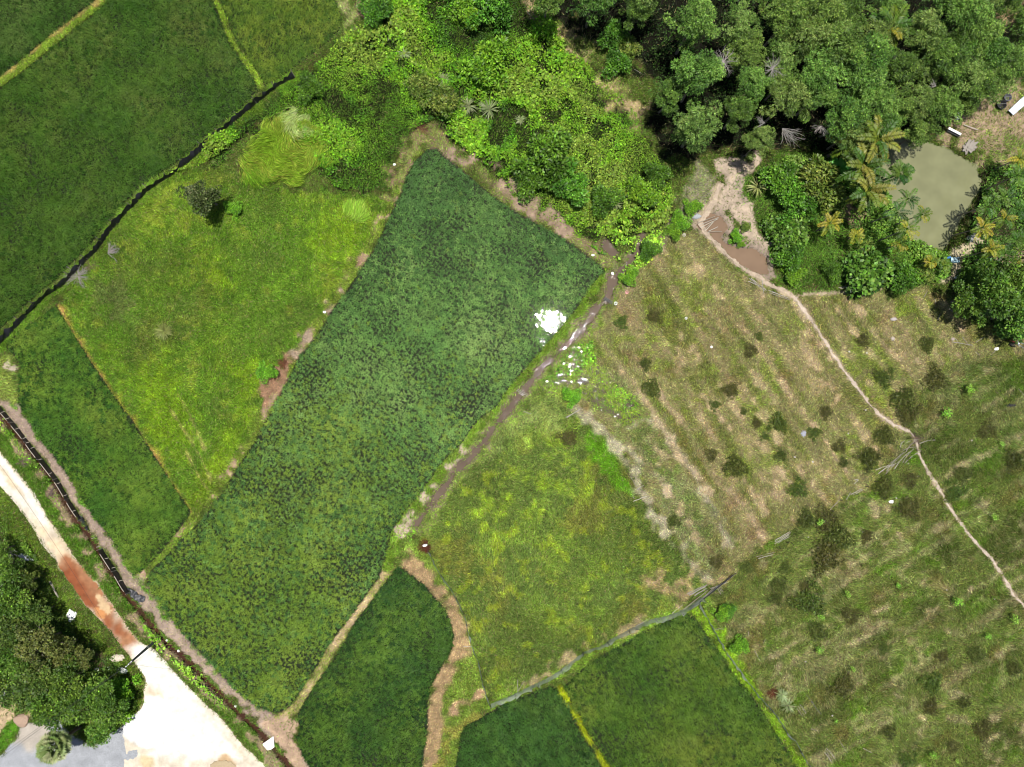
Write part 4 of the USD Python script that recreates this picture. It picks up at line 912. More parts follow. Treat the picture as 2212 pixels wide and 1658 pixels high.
def tree_kind(kind, variant):
    """Crown radius, crown level and the makings of one variant of a tree."""
    s = variant * 13 + sum(map(ord, kind))
    if kind == 'grove':
        pal = [[col(58, 84, 30, LK), col(88, 120, 44, LK), col(124, 154, 68, LK)], [col(50, 78, 26, LK), col(76, 110, 38, LK), col(108, 140, 54, LK)], [col(66, 88, 34, LK), col(96, 122, 50, LK), col(134, 154, 80, LK)]][variant % 3]
        return 2.7, 3.6, 7.4, crown_mesh(s, 2.7, 3.6, 7.4, 46, 270, 0.26, 0.07, pal, droop=0.6, up=0.52, spread=0.26)
    if kind == 'broad':
        pal = [col(44, 58, 26, LK), col(66, 82, 36, LK), col(120, 128, 84, LK)] if variant == 5 else [[col(46, 74, 22, LK), col(74, 106, 32, LK), col(110, 140, 48, LK)], [col(44, 66, 22, LK), col(74, 96, 34, LK), col(112, 128, 54, LK)], [col(60, 74, 32, LK), col(88, 98, 44, LK), col(118, 126, 62, LK)]][variant % 3]
        return 2.6, 2.6, 4.6, crown_mesh(s, 2.6, 2.6, 4.6, 32, 170, 0.28, 0.15, pal, droop=0.15, spread=0.32)
    if kind == 'bush':
        pal = [[col(46, 76, 24, LK), col(68, 106, 28, LK), col(96, 140, 38, LK)], [col(62, 86, 30, LK), col(88, 112, 40, LK), col(126, 140, 62, LK)], [col(70, 112, 28, LK), col(100, 146, 32, LK), col(130, 170, 48, LK)]][variant % 3]
        return 1.6, 1.1, 0.95, crown_mesh(s, 1.6, 1.1, 0.95, 26, 150, 0.22, 0.12, pal, droop=0.1, spread=0.34)
    if kind == 'heap':
        pal = [col(42, 70, 18, LK), col(68, 104, 28, LK), col(98, 134, 46, LK)]
        return 1.6, 0.8, 0.6, crown_mesh(s, 1.6, 0.8, 0.6, 30, 80, 0.26, 0.22, pal, droop=0.1, up=0.75)
    if kind == 'mat':
        pal = [[col(66, 80, 30, 1.35), col(88, 102, 42, 1.35), col(114, 122, 56, 1.35)], [col(78, 80, 38, 1.35), col(96, 98, 46, 1.35), col(118, 118, 60, 1.35)], [col(64, 86, 30, 1.35), col(88, 110, 40, 1.35), col(112, 128, 52, 1.35)]][variant % 3]
        return 1.0, 0.28, 0.14, crown_mesh(s, 1.15, 0.28, 0.14, 44, 55, 0.17, 0.06, pal, droop=0.0, spread=0.26)
    if kind == 'sapling':
        pal = [col(84, 126, 40, LK), col(116, 160, 50, LK), col(150, 188, 80, LK)]
        return 0.55, 0.5, 0.9, crown_mesh(s, 0.55, 0.5, 0.9, 9, 26, 0.20, 0.12, pal, droop=0.1, spread=0.5)


def plant(kind, variant, D, RD, name, label, cat, group=None):
    """Stands a plant so that its crown is seen at D with radius RD."""
    key = (kind, variant)
    if key in firsts:
        R_, zc = firsts[key][1:]
    else:
        R_, hz, zc, (g, cents) = tree_kind(kind, variant)
    sc = RD * S / R_
    for _ in range(3):
        sc = RD * S * (H - zc * sc) / H / R_
    p = G(*D, zc * sc)
    base = (p[0], p[1], float(level(p[0], p[1])))
    rz = RNG.uniform(0, TAU)
    if key in firsts:
        return copy_of(firsts[key][0], name, base, label, cat, rz, sc, group)
    t = thing(name, base, label, cat, rz, sc, group)
    g.build('crown' if kind in ('grove', 'broad') else 'foliage', M_CROWN, t)
    if kind in ('grove', 'broad'):
        tr, li = woody(variant, cents, zc, 0.13, BARK)
        pr = tr.build('trunk', M_BARK, t, smooth=True)
        li.build('limbs', M_BARK, pr)
    elif kind in ('bush', 'sapling', 'mat'):
        st = Geo()
        for x, y, z in cents[::4]:
            v, f = tube(np.array([[0, 0, -0.1], [x * .4, y * .4, z * .5], [x, y, z]]), np.array([0.03, 0.02, 0.008]), 4); st.add(v, f, BARK)
        st.build('stems', M_BARK, t)
    firsts[key] = (t, R_, zc)
    return t


ORD = ['first', 'second', 'third', 'fourth', 'fifth', 'sixth', 'seventh', 'eighth', 'ninth', 'tenth', 'eleventh', 'twelfth', 'thirteenth', 'fourteenth']


def rows_of(items, per_row, what, where):
    """Sorts (x, y, ...) into rows and tells each by row and place: label per item, in the order given."""
    order = sorted(range(len(items)), key=lambda i: items[i][1])
    out = [None] * len(items)
    nrow = max(1, round(len(items) / per_row))
    for q, chunk in enumerate(np.array_split(np.array(order), nrow)):
        for m, i in enumerate(sorted(chunk, key=lambda i: items[i][0])):
            row = f', {ORD[q]} row from top' if nrow > 1 else ''
            out[int(i)] = f'{what} {where}, {ORD[m]} from left{row}'
    return out


T3 = lambda pts: [(1106 + x / 4, y / 4, r / 4) for x, y, r in pts]
T4 = lambda pts: [(1659 + x / 4, y / 4, r / 4) for x, y, r in pts]
GROVE = T3([(1550, 200, 230), (1080, 100, 160), (1960, 210, 190), (1600, 650, 230), (1350, 820, 160), (1600, 1090, 220), (2010, 460, 190), (2060, 770, 190), (1960, 960, 170), (2140, 1230, 150), (300, -60, 200), (700, -40, 220), (1150, -120, 220)]) + \
    T4([(150, 150, 230), (450, 90, 230), (680, 60, 190), (350, 350, 220), (600, 430, 230), (850, 520, 230), (920, 330, 180), (450, 650, 220), (800, 690, 210), (1110, 610, 190), (150, 880, 210), (420, 830, 180), (660, 1010, 200), (700, 1150, 170), (950, 900, 190), (1130, 880, 170), (990, 1110, 170), (1330, 300, 210), (1400, 420, 180), (1540, 560, 210), (1390, 600, 170), (1720, 130, 230), (1800, 300, 210), (1900, 490, 200), (1700, 650, 200), (2060, 600, 190), (1800, 760, 180), (1290, 890, 180), (1500, 940, 190), (1370, 1110, 170), (2030, 60, 170), (100, 480, 190), (250, -80, 230), (1500, -60, 220), (1900, -100, 220), (120, 700, 170), (1000, 40, 150), (1620, 420, 170), (560, 230, 190), (2250, 380, 180), (2260, 200, 190), (1960, 740, 170), (1700, 880, 140)])
for k, ((x, y, r), lb) in enumerate(zip(GROVE, rows_of(GROVE, 8, 'feathery olive tree', 'in the grove'))):
    plant('grove', k % 7, (x, y), r * 0.96, 'grove_tree', lb, 'tree', 'trees of the grove')
T5 = lambda pts: [(x / 4, 1243.5 + y / 4, r / 4) for x, y, r in pts]
SWT = [(120, 200, 210), (60, 480, 200), (330, 330, 150), (330, 600, 230), (130, 760, 210), (300, 870, 220), (520, 640, 170), (580, 920, 200), (170, 1010, 190), (450, 1130, 220), (690, 1170, 200), (880, 1010, 190), (960, 1190, 180), (700, 700, 130), (850, 1330, 150), (220, 60, 140), (-60, 850, 220), (-80, 250, 220), (10, -220, 120), (60, -80, 150)]
for k, ((x, y, r), lb) in enumerate(zip(T5(SWT), rows_of(SWT, 5, 'leafy tree', 'by the road'))):
    plant('broad', [0, 1, 1, 2, 0, 1, 2, 0, 1, 0, 3, 0, 3, 2, 3, 1, 4, 1, 3, 3][k], (x, y), r * 0.84, 'roadside_tree', lb, 'tree', 'trees by the road')
# single trees and bushes
plant('broad', 5, (440, 425), 40, 'lone_tree', 'lone dark small tree at the edge of the meadow near the black net', 'tree')
EASTT = [(2155, 635, 58), (2098, 645, 42), (2195, 590, 55), (2200, 680, 52)]
for k, (x, y, r) in enumerate(EASTT):
    plant('broad', [0, 3, 0, 3][k], (x, y), r, 'bank_tree', ['large dense dark green tree beside the path at the east bank', 'dark tree overhanging the west side of the east bank clump', 'leafy tree at the top of the east bank clump', 'leafy tree at the right edge below the slender palms'][k], 'tree', 'trees on the east bank')
BUSH = [(1181, 345, 62, 0, 'largest dark green bush in the scrub above the long rice field'), (1230, 400, 46, 0, 'dark green bush in the scrub right of the largest one'), (1140, 400, 40, 0, 'dark bush in the scrub close to the field corner bund'),
        (1053, 140, 60, 2, 'pale green rounded bush beside the two spiky pandanus plants'), (1065, 22, 52, 0, 'dark bush at the top edge of the scrub'), (1010, 28, 40, 2, 'bright bush at the top edge of the scrub, left of the dark one'),
        (962, 215, 46, 1, 'olive bush in the middle of the scrub'), (905, 190, 40, 1, 'olive bush left of the middle of the scrub'), (668, 195, 34, 0, 'dark bush in the scrub close to the yellowish rice field'), (805, 25, 40, 0, 'dark bush beside the brown rill'),
        (1330, 80, 38, 0, 'dark low bush at the western edge of the grove'), (1356, 100, 36, 1, 'olive bush leaning out of the western edge of the grove'), (1330, 140, 36, 0, 'dark bush in front of the grove, beside the dry grass'),
        (1310, 430, 40, 0, 'dark bush at the lower end of the scrub'), (1390, 420, 44, 2, 'bright bush at the lower right end of the scrub'), (1420, 385, 34, 0, 'dark bush below the grove shadow'),
        (1759, 395, 62, 1, 'large olive bush between the sandy path and the coconut palms'), (1690, 390, 46, 0, 'dark bush right of the sandy path'), (1720, 440, 48, 0, 'dark bush in the thicket above the big-leaved creeper heap'), (1790, 430, 44, 1, 'olive bush beside the banana plant'),
        (1590, 512, 17, 2, 'round bright bush standing in the muddy pool'), (1600, 528, 10, 2, 'small bright bush at the lower edge of the muddy pool'), (1715, 595, 26, 2, 'bright bush above the fork of the footpath'), (1700, 560, 36, 0, 'dark bush in the thicket above the footpath fork'),
        (1960, 600, 40, 0, 'dark bush below the pond'), (2000, 590, 30, 1, 'olive bush below the right end of the pond'), (1470, 480, 26, 2, 'bright bush left of the muddy pool'), (1495, 448, 22, 2, 'bright bush above the muddy pool'), (1455, 500, 22, 2, 'bright bush above the corner of the dry field'),
        (575, 805, 26, 2, 'yellow-green bush beside the red-brown brush on the bund'), (1405, 540, 26, 0, 'dark bush beside the upper end of the stream'), (1360, 600, 22, 2, 'bright bush on the right bank of the stream'), (505, 452, 22, 2, 'small bush right of the lone dark tree'), (1235, 857, 24, 2, 'bright mound of weeds beside the wet ground'),
        (1870, 545, 30, 1, 'olive bush under the slender palms'), (2090, 600, 26, 0, 'dark bush beside the pale sand bank'), (1610, 490, 14, 1, 'small bush on the sand beside the muddy pool'),
        (1800, 590, 26, 0, 'dark bush above the branch path'), (245, 1520, 48, 2, 'bright bush at the edge of the white turning place'), (265, 1490, 36, 2, 'yellow-green bush where the road widens'), (1560, 1325, 22, 2, 'bright bush right of the net corner'), (1598, 1395, 24, 2, 'bright round bush beside the right-hand net'), (1575, 1320, 18, 0, 'dark bush above the bright one by the net corner')]
for x, y, r, v, lb in BUSH:
    plant('bush', v if r > 40 or v != 0 else 3, (x, y), r * .9, 'bush', lb, 'bush')
for x, y, r, lb in [(1871, 588, 54, 'oval heap of big-leaved creepers beside the branch path'), (1704, 505, 42, 'big-leaved creeper heap in the thicket right of the muddy pool'), (2185, 700, 40, 'big-leaved creepers at the right edge above the path'), (1675, 490, 30, 'smaller big-leaved creeper heap at the edge of the sand')]:
    plant('heap', 0, (x, y), r, 'creeper_heap', lb, 'creeper')
MAT1 = [(1659 + x / 4, 829 + y / 4, r / 4) for x, y, r in [(1170, 150, 120), (1210, 250, 110), (80, 350, 90), (110, 620, 60), (620, 540, 60), (1000, 450, 90), (500, 250, 60), (400, 430, 60), (870, 650, 110), (1220, 830, 70), (1000, 900, 100), (1220, 1080, 110), (250, 900, 90), (330, 1170, 90), (500, 1170, 110), (600, 1330, 130), (850, 1320, 60), (1600, 930, 100), (2120, 650, 100), (1900, 400, 80), (1680, 780, 80), (500, 1500, 150), (150, 1590, 60), (650, 680, 50)]]
MAT2 = [(1106 + x / 4, 829 + y / 4, r / 4) for x, y, r in [(1200, 40, 85), (1885, 60, 72), (1750, 190, 50), (2000, 240, 35), (1720, 610, 55), (1920, 720, 105), (2110, 340, 50), (2180, 460, 40), (1400, 1190, 65), (1770, 1540, 60), (2030, 1590, 60), (480, 470, 85)]] + \
       [(1659 + x / 4, 414.5 + y / 4, r / 4) for x, y, r in [(1075, 890, 55), (870, 880, 40), (820, 1290, 60), (1370, 1320, 70), (1440, 1610, 110), (1000, 1600, 90)]] + [(1106 + x / 4, 414.5 + y / 4, r / 4) for x, y, r in [(1150, 1490, 60), (2060, 1370, 60), (2130, 1250, 40), (1230, 1080, 70), (950, 1130, 60)]]
MAT3 = [(1659 + x / 4, 1243.5 + y / 4, r / 4) for x, y, r in [(90, 70, 80), (320, 90, 60), (350, 200, 150), (60, 200, 70), (720, 350, 80), (430, 480, 90), (640, 960, 110), (1400, 930, 100), (1690, 1100, 60), (1850, 1330, 80), (1800, 680, 80), (1400, 1130, 80), (1200, 1590, 90), (1040, 1350, 70), (1600, 1480, 60), (2120, 800, 70), (1500, 700, 60), (1000, 620, 60)]]
for lst, per, where in ((MAT1, 5, 'beside the dusty footpath'), (MAT2, 5, 'in the tan dry field'), (MAT3, 5, 'in the southeast rough field')):
    for k, ((x, y, r), lb) in enumerate(zip(lst, rows_of(lst, per, 'low dark shrub', where))):
        plant('mat', k % 5, (x, y), r * 0.95, 'low_shrub', lb, 'shrub', 'low dark shrubs ' + where)
SAP = [(1659 + x / 4, 1243.5 + y / 4, r / 4) for x, y, r in [(1130, 85, 32), (690, 165, 40), (1640, 235, 62), (460, 360, 38), (440, 640, 46), (735, 810, 32), (1430, 1550, 44), (1630, 1600, 28), (590, 1260, 24), (2130, 380, 50), (1900, 530, 40)]] + [(1659 + x / 4, 829 + y / 4, r / 4) for x, y, r in [(450, 1200, 40), (1540, 260, 62), (2020, 520, 32), (1750, 50, 62), (1950, 1150, 42)]]
for k, ((x, y, r), lb) in enumerate(zip(SAP, rows_of(SAP, 4, 'bright young sapling', 'in the rough field'))):
    plant('sapling', k % 2, (x, y), r * .72, 'sapling', lb, 'sapling', 'saplings in the rough field')
# ------------------------------------------------------------------ palms, banana, pandanus
M_FROND = veg('frond_look', trans=0.25, spec=0.25, rough=0.45)


def frond(L, elev, droop, n, leaflet, c, seed, vee=0.5):
    """One feather leaf along +x: a tapered arching midrib with leaflets on both sides."""
    r = np.random.default_rng(seed)
    s = np.linspace(0, 1, 12)
    ang = elev - droop * s ** 1.3
    dx, dz = np.cos(ang), np.sin(ang)
    x = np.concatenate([[0], np.cumsum(dx[:-1] * L / 11)]); z = np.concatenate([[0], np.cumsum(dz[:-1] * L / 11)])
    g = Geo()
    v, f = tube(np.stack([x, np.zeros(12), z], 1), np.linspace(0.03, 0.006, 12) * (L / 2.5), 4); g.add(v, f, np.asarray(c) * 1.1)
    q = np.linspace(0.16, 1.0, n)
    px, pz = np.interp(q, s, x), np.interp(q, s, z)
    prof = leaflet * np.sin(np.clip(0.25 + 0.80 * (1 - q), 0, 1) * math.pi * 0.62) * (0.55 + 0.45 * np.minimum(q * 5, 1))
    for sd in (-1, 1):
        m = len(q)
        pos = np.stack([px, np.zeros(m), pz], 1)
        an = np.interp(q, s, ang)
        fw = np.stack([np.cos(an), np.zeros(m), np.sin(an)], 1)
        ax = fw * 0.65 + np.array([0, sd, 0.0]) + np.array([0, 0, 1.0]) * (vee * 0.4 - r.uniform(0.1, 0.5, m))[:, None] + r.normal(0, 0.06, (m, 3))
        L_ = prof * r.uniform(0.9, 1.2, m)
        g.add(*leaves(pos, ax, L_, 0.085 * L / 2.5 * r.uniform(0.9, 1.2, m) + 0.022, tint(c, m, r, 0.15, 0.05), r, up=0.8))
    return g


def turn(g, az, at):
    ca, sa = math.cos(az), math.sin(az)
    M = np.array([[ca, sa, 0], [-sa, ca, 0], [0, 0, 1.0]])
    g.v = [v @ M + np.asarray(at) for v in g.v]
    return g


def palm(name, D, height, L, nf, palette, label, leaflet, seed, trunk_r=0.12, lean=(0, 0), group=None, nl=26, cat='palm tree', crownshaft=False):
    r = np.random.default_rng(seed)
    top = G(*D, height)
    bx, by = top[0] - lean[0], top[1] - lean[1]
    t = thing(name, (bx, by, float(level(bx, by))), label, cat, group=group)
    s = np.linspace(0, 1, 10)
    pts = np.stack([lean[0] * s ** 1.6, lean[1] * s ** 1.6, -0.1 + s * (height + 0.1)], 1)
    v, f = tube(pts, trunk_r * (1.15 - 0.5 * s) + 0.07 * (s == 0), 9)
    Geo().add(v, f, col(165, 152, 130)).build('trunk', M_BARK, t, smooth=True)
    if crownshaft:
        v, f = tube(np.array([pts[-1], pts[-1] + [0, 0, 0.35], pts[-1] + [0, 0, 0.7]]), np.array([0.09, 0.10, 0.05]), 8)
        Geo().add(v, f, col(120, 160, 70)).build('crownshaft', M_FROND, t, smooth=True)
    for k in range(nf):
        elev = 1.15 - 1.25 * k / nf + r.normal(0, 0.08)
        c = palette[r.integers(len(palette))]
        fr = frond(L * r.uniform(0.85, 1.1), elev, r.uniform(0.9, 1.4), nl, leaflet, c, seed * 50 + k)
        turn(fr, k * 2.399 + r.normal(0, 0.15), pts[-1] + [0, 0, 0.45 if crownshaft else 0.0]).build('frond', M_FROND, t)
    return t


PK = 1.45
GRN = [col(72, 104, 30, PK), col(112, 130, 42, PK), col(140, 142, 56, PK)]
DKG = [col(46, 84, 24, PK), col(66, 106, 32, PK), col(90, 124, 40, PK)]
YEL = [col(150, 154, 44, PK), col(176, 166, 56, PK), col(112, 138, 40, PK)]
MIX = [col(104, 130, 36, PK), col(150, 148, 44, PK), col(74, 110, 32, PK)]
for k, (x, y, h, L, pal, lb) in enumerate([(1896, 302, 6.5, 2.9, GRN, 'coconut palm leaning over the top left corner of the pond'), (1866, 358, 6.0, 3.0, GRN, 'biggest coconut palm left of the pond'), (1874, 412, 5.5, 2.7, GRN, 'coconut palm at the middle of the pond left bank'), (1838, 312, 5.0, 2.2, MIX, 'coconut palm half hidden under the grove edge'), (1925, 58, 6.5, 2.8, MIX, 'pale palm in a dark gap of the grove'), (1946, 376, 4.8, 1.5, DKG, 'dark palm with fronds over the pond water')]):
    palm('coconut_palm', (x, y), h, L, 15, pal, lb, 0.62, 300 + k, 0.14, (0.5, -0.2), None)
ARE = [(1934, 462, 6.5, 1.45, DKG, 'slender dark palm at the lower left bank of the pond'), (1955, 496, 6.2, 1.5, MIX, 'slender yellow-green palm below the dark one by the pond'), (1958, 432, 6.0, 1.3, DKG, 'slender palm reaching over the pond from the left'), (1987, 466, 5.5, 1.15, MIX, 'small slender palm standing furthest over the pond'),
       (1789, 484, 3.2, 1.6, YEL, 'bright yellow young palm in the thicket'), (1845, 512, 2.6, 1.0, YEL, 'small yellow palm below the bare brown patch'), (1940, 528, 3.4, 1.2, MIX, 'short palm at the bottom left of the pond'), (2006, 566, 2.2, 0.9, YEL, 'small yellow palm below the pond'), (2036, 576, 2.0, 0.8, MIX, 'small green palm below the pond beside the blue plank'),
       (2122, 492, 5.5, 1.5, YEL, 'yellow slender palm at the right bank of the pond'), (2140, 445, 6.0, 1.4, DKG, 'slender green palm right of the pond, upper left of its clump'), (2170, 425, 6.5, 1.4, DKG, 'slender green palm at the top of the right-hand clump'), (2165, 475, 6.0, 1.35, MIX, 'slender yellow-green palm in the middle of the right-hand clump'), (2195, 455, 6.0, 1.3, DKG, 'slender green palm at the right edge of the frame'), (2135, 540, 5.5, 1.3, MIX, 'slender palm beside the pale rubbish bank'), (2165, 550, 5.0, 1.2, DKG, 'slender green palm below the middle of the right-hand clump'), (2190, 520, 5.5, 1.3, DKG, 'slender green palm near the right edge above the pinkish soil'), (2200, 580, 5.0, 1.2, MIX, 'slender palm near the right edge below the pinkish soil'), (2195, 380, 6.0, 1.4, DKG, 'slender palm highest up on the right bank'), (2196, 345, 4.0, 1.5, YEL, 'yellow-tipped palm at the right edge beside the sandy yard'), (2206, 40, 5.0, 1.5, YEL, 'yellow-green palm at the top right edge')]
for k, (x, y, h, L, pal, lb) in enumerate(ARE):
    palm('slender_palm', (x, y), h, L, 8, pal, lb, 0.42, 400 + k, 0.065, (RNG.normal(0, .2), RNG.normal(0, .2)), None, nl=16, crownshaft=True)


def fan_leaf(R_, c, seed, n=22):
    """A round fan leaf on its stalk along +x, split into pleated blades."""
    r = np.random.default_rng(seed)
    g = Geo()
    st = R_ * 1.1
    v, f = tube(np.array([[0, 0, 0], [st * .5, 0, 0.06], [st, 0, 0]]), np.array([0.035, 0.025, 0.018]), 4); g.add(v, f, np.asarray(c) * 1.15)
    for k in range(n):
        a = (k / (n - 1) - 0.5) * math.radians(285)
        L = R_ * (1 - 0.15 * abs(a) / 2.5) * r.uniform(0.92, 1.06)
        d = np.array([math.cos(a), math.sin(a), 0]); sd = np.array([-d[1], d[0], 0])
        w = R_ * 0.115; o = np.array([st, 0, 0])
        up = 0.03 if k % 2 else -0.02
        v = np.array([o, o + d * L * .55 - sd * w + [0, 0, up], o + d * L * .55 + sd * w + [0, 0, -up], o + d * L + [0, 0, -0.18 * R_ * r.uniform(0.6, 1.4)]])
        g.add(v, [[0, 1, 2], [1, 3, 2]], tint(c, 1, r, 0.10, 0.03)[0])
    return g


def tilt(g, e):
    ce, se = math.cos(e), math.sin(e)
    M = np.array([[ce, 0, se], [0, 1, 0], [-se, 0, ce]])
    g.v = [v @ M for v in g.v]
    return g


top = G(117, 1613, 4.6)
t = thing('fan_palm', (top[0] + .2, top[1] + .15, 0.0), 'fan palm with grey-green round leaves standing in the gravel yard', 'palm tree')
v, f = tube(np.array([[0, 0, -.1], [-.02, 0, 1.5], [-.1, -.08, 3.2], [-.2, -.15, 4.6]]), np.array([0.28, 0.2, 0.18, 0.16]), 10)
Geo().add(v, f, col(120, 108, 92)).build('trunk', M_BARK, t, smooth=True)
FANC = [col(112, 128, 74, PK), col(130, 144, 92, PK), col(146, 152, 110, PK), col(92, 112, 56, PK)]
for k in range(30):
    fl = fan_leaf(0.95, FANC[k % 4] * 1.5, 600 + k)
    turn(tilt(fl, 1.25 - 1.75 * (k / 30) ** 0.9), k * 2.399, (-.2, -.15, 4.6)).build('fan_leaf', M_FROND, t)

top = G(1812, 362, 2.6)
t = thing('banana_plant', (top[0], top[1], float(level(top[0], top[1]))), 'banana plant with bright paddle leaves left of the coconut palms', 'banana plant')
v, f = tube(np.array([[0, 0, -.1], [0, 0, 1.2], [.03, 0, 2.5]]), np.array([0.14, 0.12, 0.06]), 8)
Geo().add(v, f, col(150, 160, 90)).build('stem', M_FROND, t, smooth=True)
for k in range(7):
    s = np.linspace(0, 1, 9); L = 1.9; ang = 0.9 - 1.6 * s
    x = np.cumsum(np.cos(ang)) * L / 9; z = np.cumsum(np.sin(ang)) * L / 9
    wd = 0.30 * np.sin(np.clip(s * 1.05 - .02, 0, 1) * math.pi) ** 0.6 + 0.01
    vv = np.concatenate([np.stack([x, wd, z + .06], 1), np.stack([x, wd * 0, z], 1), np.stack([x, -wd, z + .06], 1)])
    ff = [[a * 9 + i, a * 9 + i + 1, (a + 1) * 9 + i + 1, (a + 1) * 9 + i] for a in (0, 1) for i in range(8)]
    turn(Geo().add(vv, ff, tint(col(100, 168, 60, PK), 1, RNG, .12)[0]), k * 2.399 + .4, (0, 0, 2.4)).build('paddle_leaf', M_FROND, t)


def spiky(name, D, R_, n, c, label, cat, seed, h=0.9, w=0.07):
    """A rosette of long strap leaves that rise and bend over."""
    r = np.random.default_rng(seed)
    p = G(*D, h * .6)
    t = thing(name, (p[0], p[1], float(level(p[0], p[1]))), label, cat)
    g = Geo()
    for k in range(n):
        a = r.uniform(0, TAU); L = R_ * r.uniform(0.6, 1.1); e = r.uniform(0.3, 1.2)
        s = np.linspace(0, 1, 6)
        ang = e - s * r.uniform(0.8, 1.8)
        x = np.concatenate([[0], np.cumsum(np.cos(ang[:-1]))]) * L / 4.2; z = h * .35 + np.concatenate([[0], np.cumsum(np.sin(ang[:-1]))]) * L / 4.2
        ww = w * np.array([0.8, 1, 1, .85, .5, .05])
        vv = np.concatenate([np.stack([x, ww, z], 1), np.stack([x, -ww, z + .01], 1)])
        ff = [[i, i + 1, 7 + i, 6 + i] for i in range(5)]
        gg = turn(Geo().add(vv, ff, tint(c, 1, r, .2, .04)[0]), a, (0, 0, 0))
        g.add(gg.v[0], gg.f[0], gg.c[0])
    g.build('foliage', M_FROND, t)
    v, f = tube(np.array([[0, 0, -.1], [0, 0, h * .45]]), np.array([.09, .07]), 6)
    Geo().add(v, f, BARK).build('stem', M_BARK, t)
    return t


PAN = col(150, 165, 112, PK)
for k, (x, y, R_, c, lb) in enumerate([(1058, 236, 1.5, PAN, 'grey-green pandanus right of its twin in the middle of the scrub'), (1012, 228, 1.2, PAN, 'grey-green pandanus left of its twin in the middle of the scrub'), (910, 190, 1.0, PAN, 'pale spiky plant in the scrub near the olive bush'), (872, 116, 0.9, PAN, 'small pale spiky plant high in the scrub'), (850, 80, 0.8, PAN, 'sparse spiky plant near the brown rill'),
                               (2128, 668, 1.9, col(140, 170, 92, PK), 'large pandanus in the dark trees beside the path'), (1637, 405, 1.4, col(170, 180, 110, PK), 'yellowish pandanus right of the sandy path'), (1330, 440, 1.0, PAN, 'small pandanus at the lower end of the scrub'), (1217, 355, 0.9, PAN, 'pale spiky plant among the dark bushes of the scrub'), (1690, 1503, 1.0, PAN, 'upper of two spiky plants right of the olive rice field'), (1703, 1526, 1.0, PAN, 'lower of two spiky plants right of the olive rice field'), (1124, 258, 0.7, PAN, 'little spiky plant in the right half of the scrub'), (960, 172, 0.9, PAN, 'spiky plant between the two olive bushes')]):
    spiky('pandanus', (x, y), R_, 46, c, lb, 'pandanus', 700 + k, 1.0, 0.045)
spiky('grass_tussock', (354, 716), 1.25, 150, col(158, 172, 96, PK), 'pale round grass tussock in the middle of the meadow', 'tussock', 760, 0.5, 0.022)
spiky('grass_tussock', (1655, 385), 0.9, 60, col(170, 180, 100, PK), 'small pale tussock beside the dark bush right of the sandy path', 'tussock', 761, 0.5, 0.022)
# clump of tall yellow grass, combed by the wind
r_ = np.random.default_rng(90)
for name, outline, lb, ang0, cpal, n in (('tall_grass', [(520, 350), (555, 300), (580, 260), (620, 240), (660, 262), (695, 300), (705, 360), (660, 375), (640, 398), (600, 392), (560, 400), (530, 385)], 'big clump of tall yellow-green grass combed over by wind', -0.4, [col(136, 176, 48, PK), col(154, 184, 62, PK), col(170, 180, 76, PK), col(112, 160, 40, PK)], 9000),
                                         ('tall_grass', [(745, 462), (758, 448), (780, 452), (784, 470), (765, 476)], 'small pale tuft of tall grass beside the meadow bund', -0.3, [col(176, 206, 90, PK), col(150, 196, 60, PK)], 900),
                                         ('tall_grass', [(618, 250), (640, 236), (664, 252), (668, 285), (640, 290)], 'whitish tips of tall grass above the big yellow clump', -1.3, [col(200, 214, 150, PK), col(180, 200, 120, PK)], 1500)):
    P = poly(outline); a, b, c, d = P.bounds
    x, y = r_.uniform(a - .5, c + .5, n * 3), r_.uniform(b - .5, d + .5, n * 3); ok = shapely.contains_xy(P.buffer(.5), x, y) & (shapely.distance(P.buffer(.5).boundary, shapely.points(x, y)) > r_.uniform(0, 1.0, n * 3) + .2 * look(N_SMALL, x, y)); x, y = x[ok][:n], y[ok][:n]; n = len(x)
    az = ang0 + look(N_BIG, x, y) * 0.9 + look(N_MID, x, y) * 0.55 + look(N_SMALL2, x, y) * .3 + r_.normal(0, .15, n) + (0 if ang0 > -1 else 0)
    inc = r_.uniform(0.15, 0.75, n)
    ax = np.stack([np.cos(az) * np.cos(inc), np.sin(az) * np.cos(inc), np.sin(inc)], 1)
    cl = 1.2 * tint(np.array(cpal)[np.clip((r_.normal(0.5, .25, n) + .2 * look(N_MID2, x, y)) * len(cpal), 0, len(cpal) - 1).astype(int)], n, r_, .32, .06)
    v, f, c_ = leaves(np.stack([x, y, level(x, y) + 0.35 * np.clip(0.8 + .5 * look(N_MID, x, y), .1, 2)], 1), ax, r_.uniform(.7, 1.3, n), .045, cl, r_, up=.75)
    tag(write_mesh('/World/' + numbered(name), v, f, M_GRASS, c_), lb, 'tall grass', kind='stuff')
# ------------------------------------------------------------------ fences of black netting, grey nets
M_BLACK = surf('black_net_look', (0.010, 0.010, 0.012), rough=0.45, spec=0.4, noise=4.0, bump=0.03, bscale=5.0, var=0.4)
M_POLE = surf('bamboo_look', rough=0.6, spec=0.3, noise=5.0, var=0.15)
NETC = lin(176, 186, 168) * 0.62


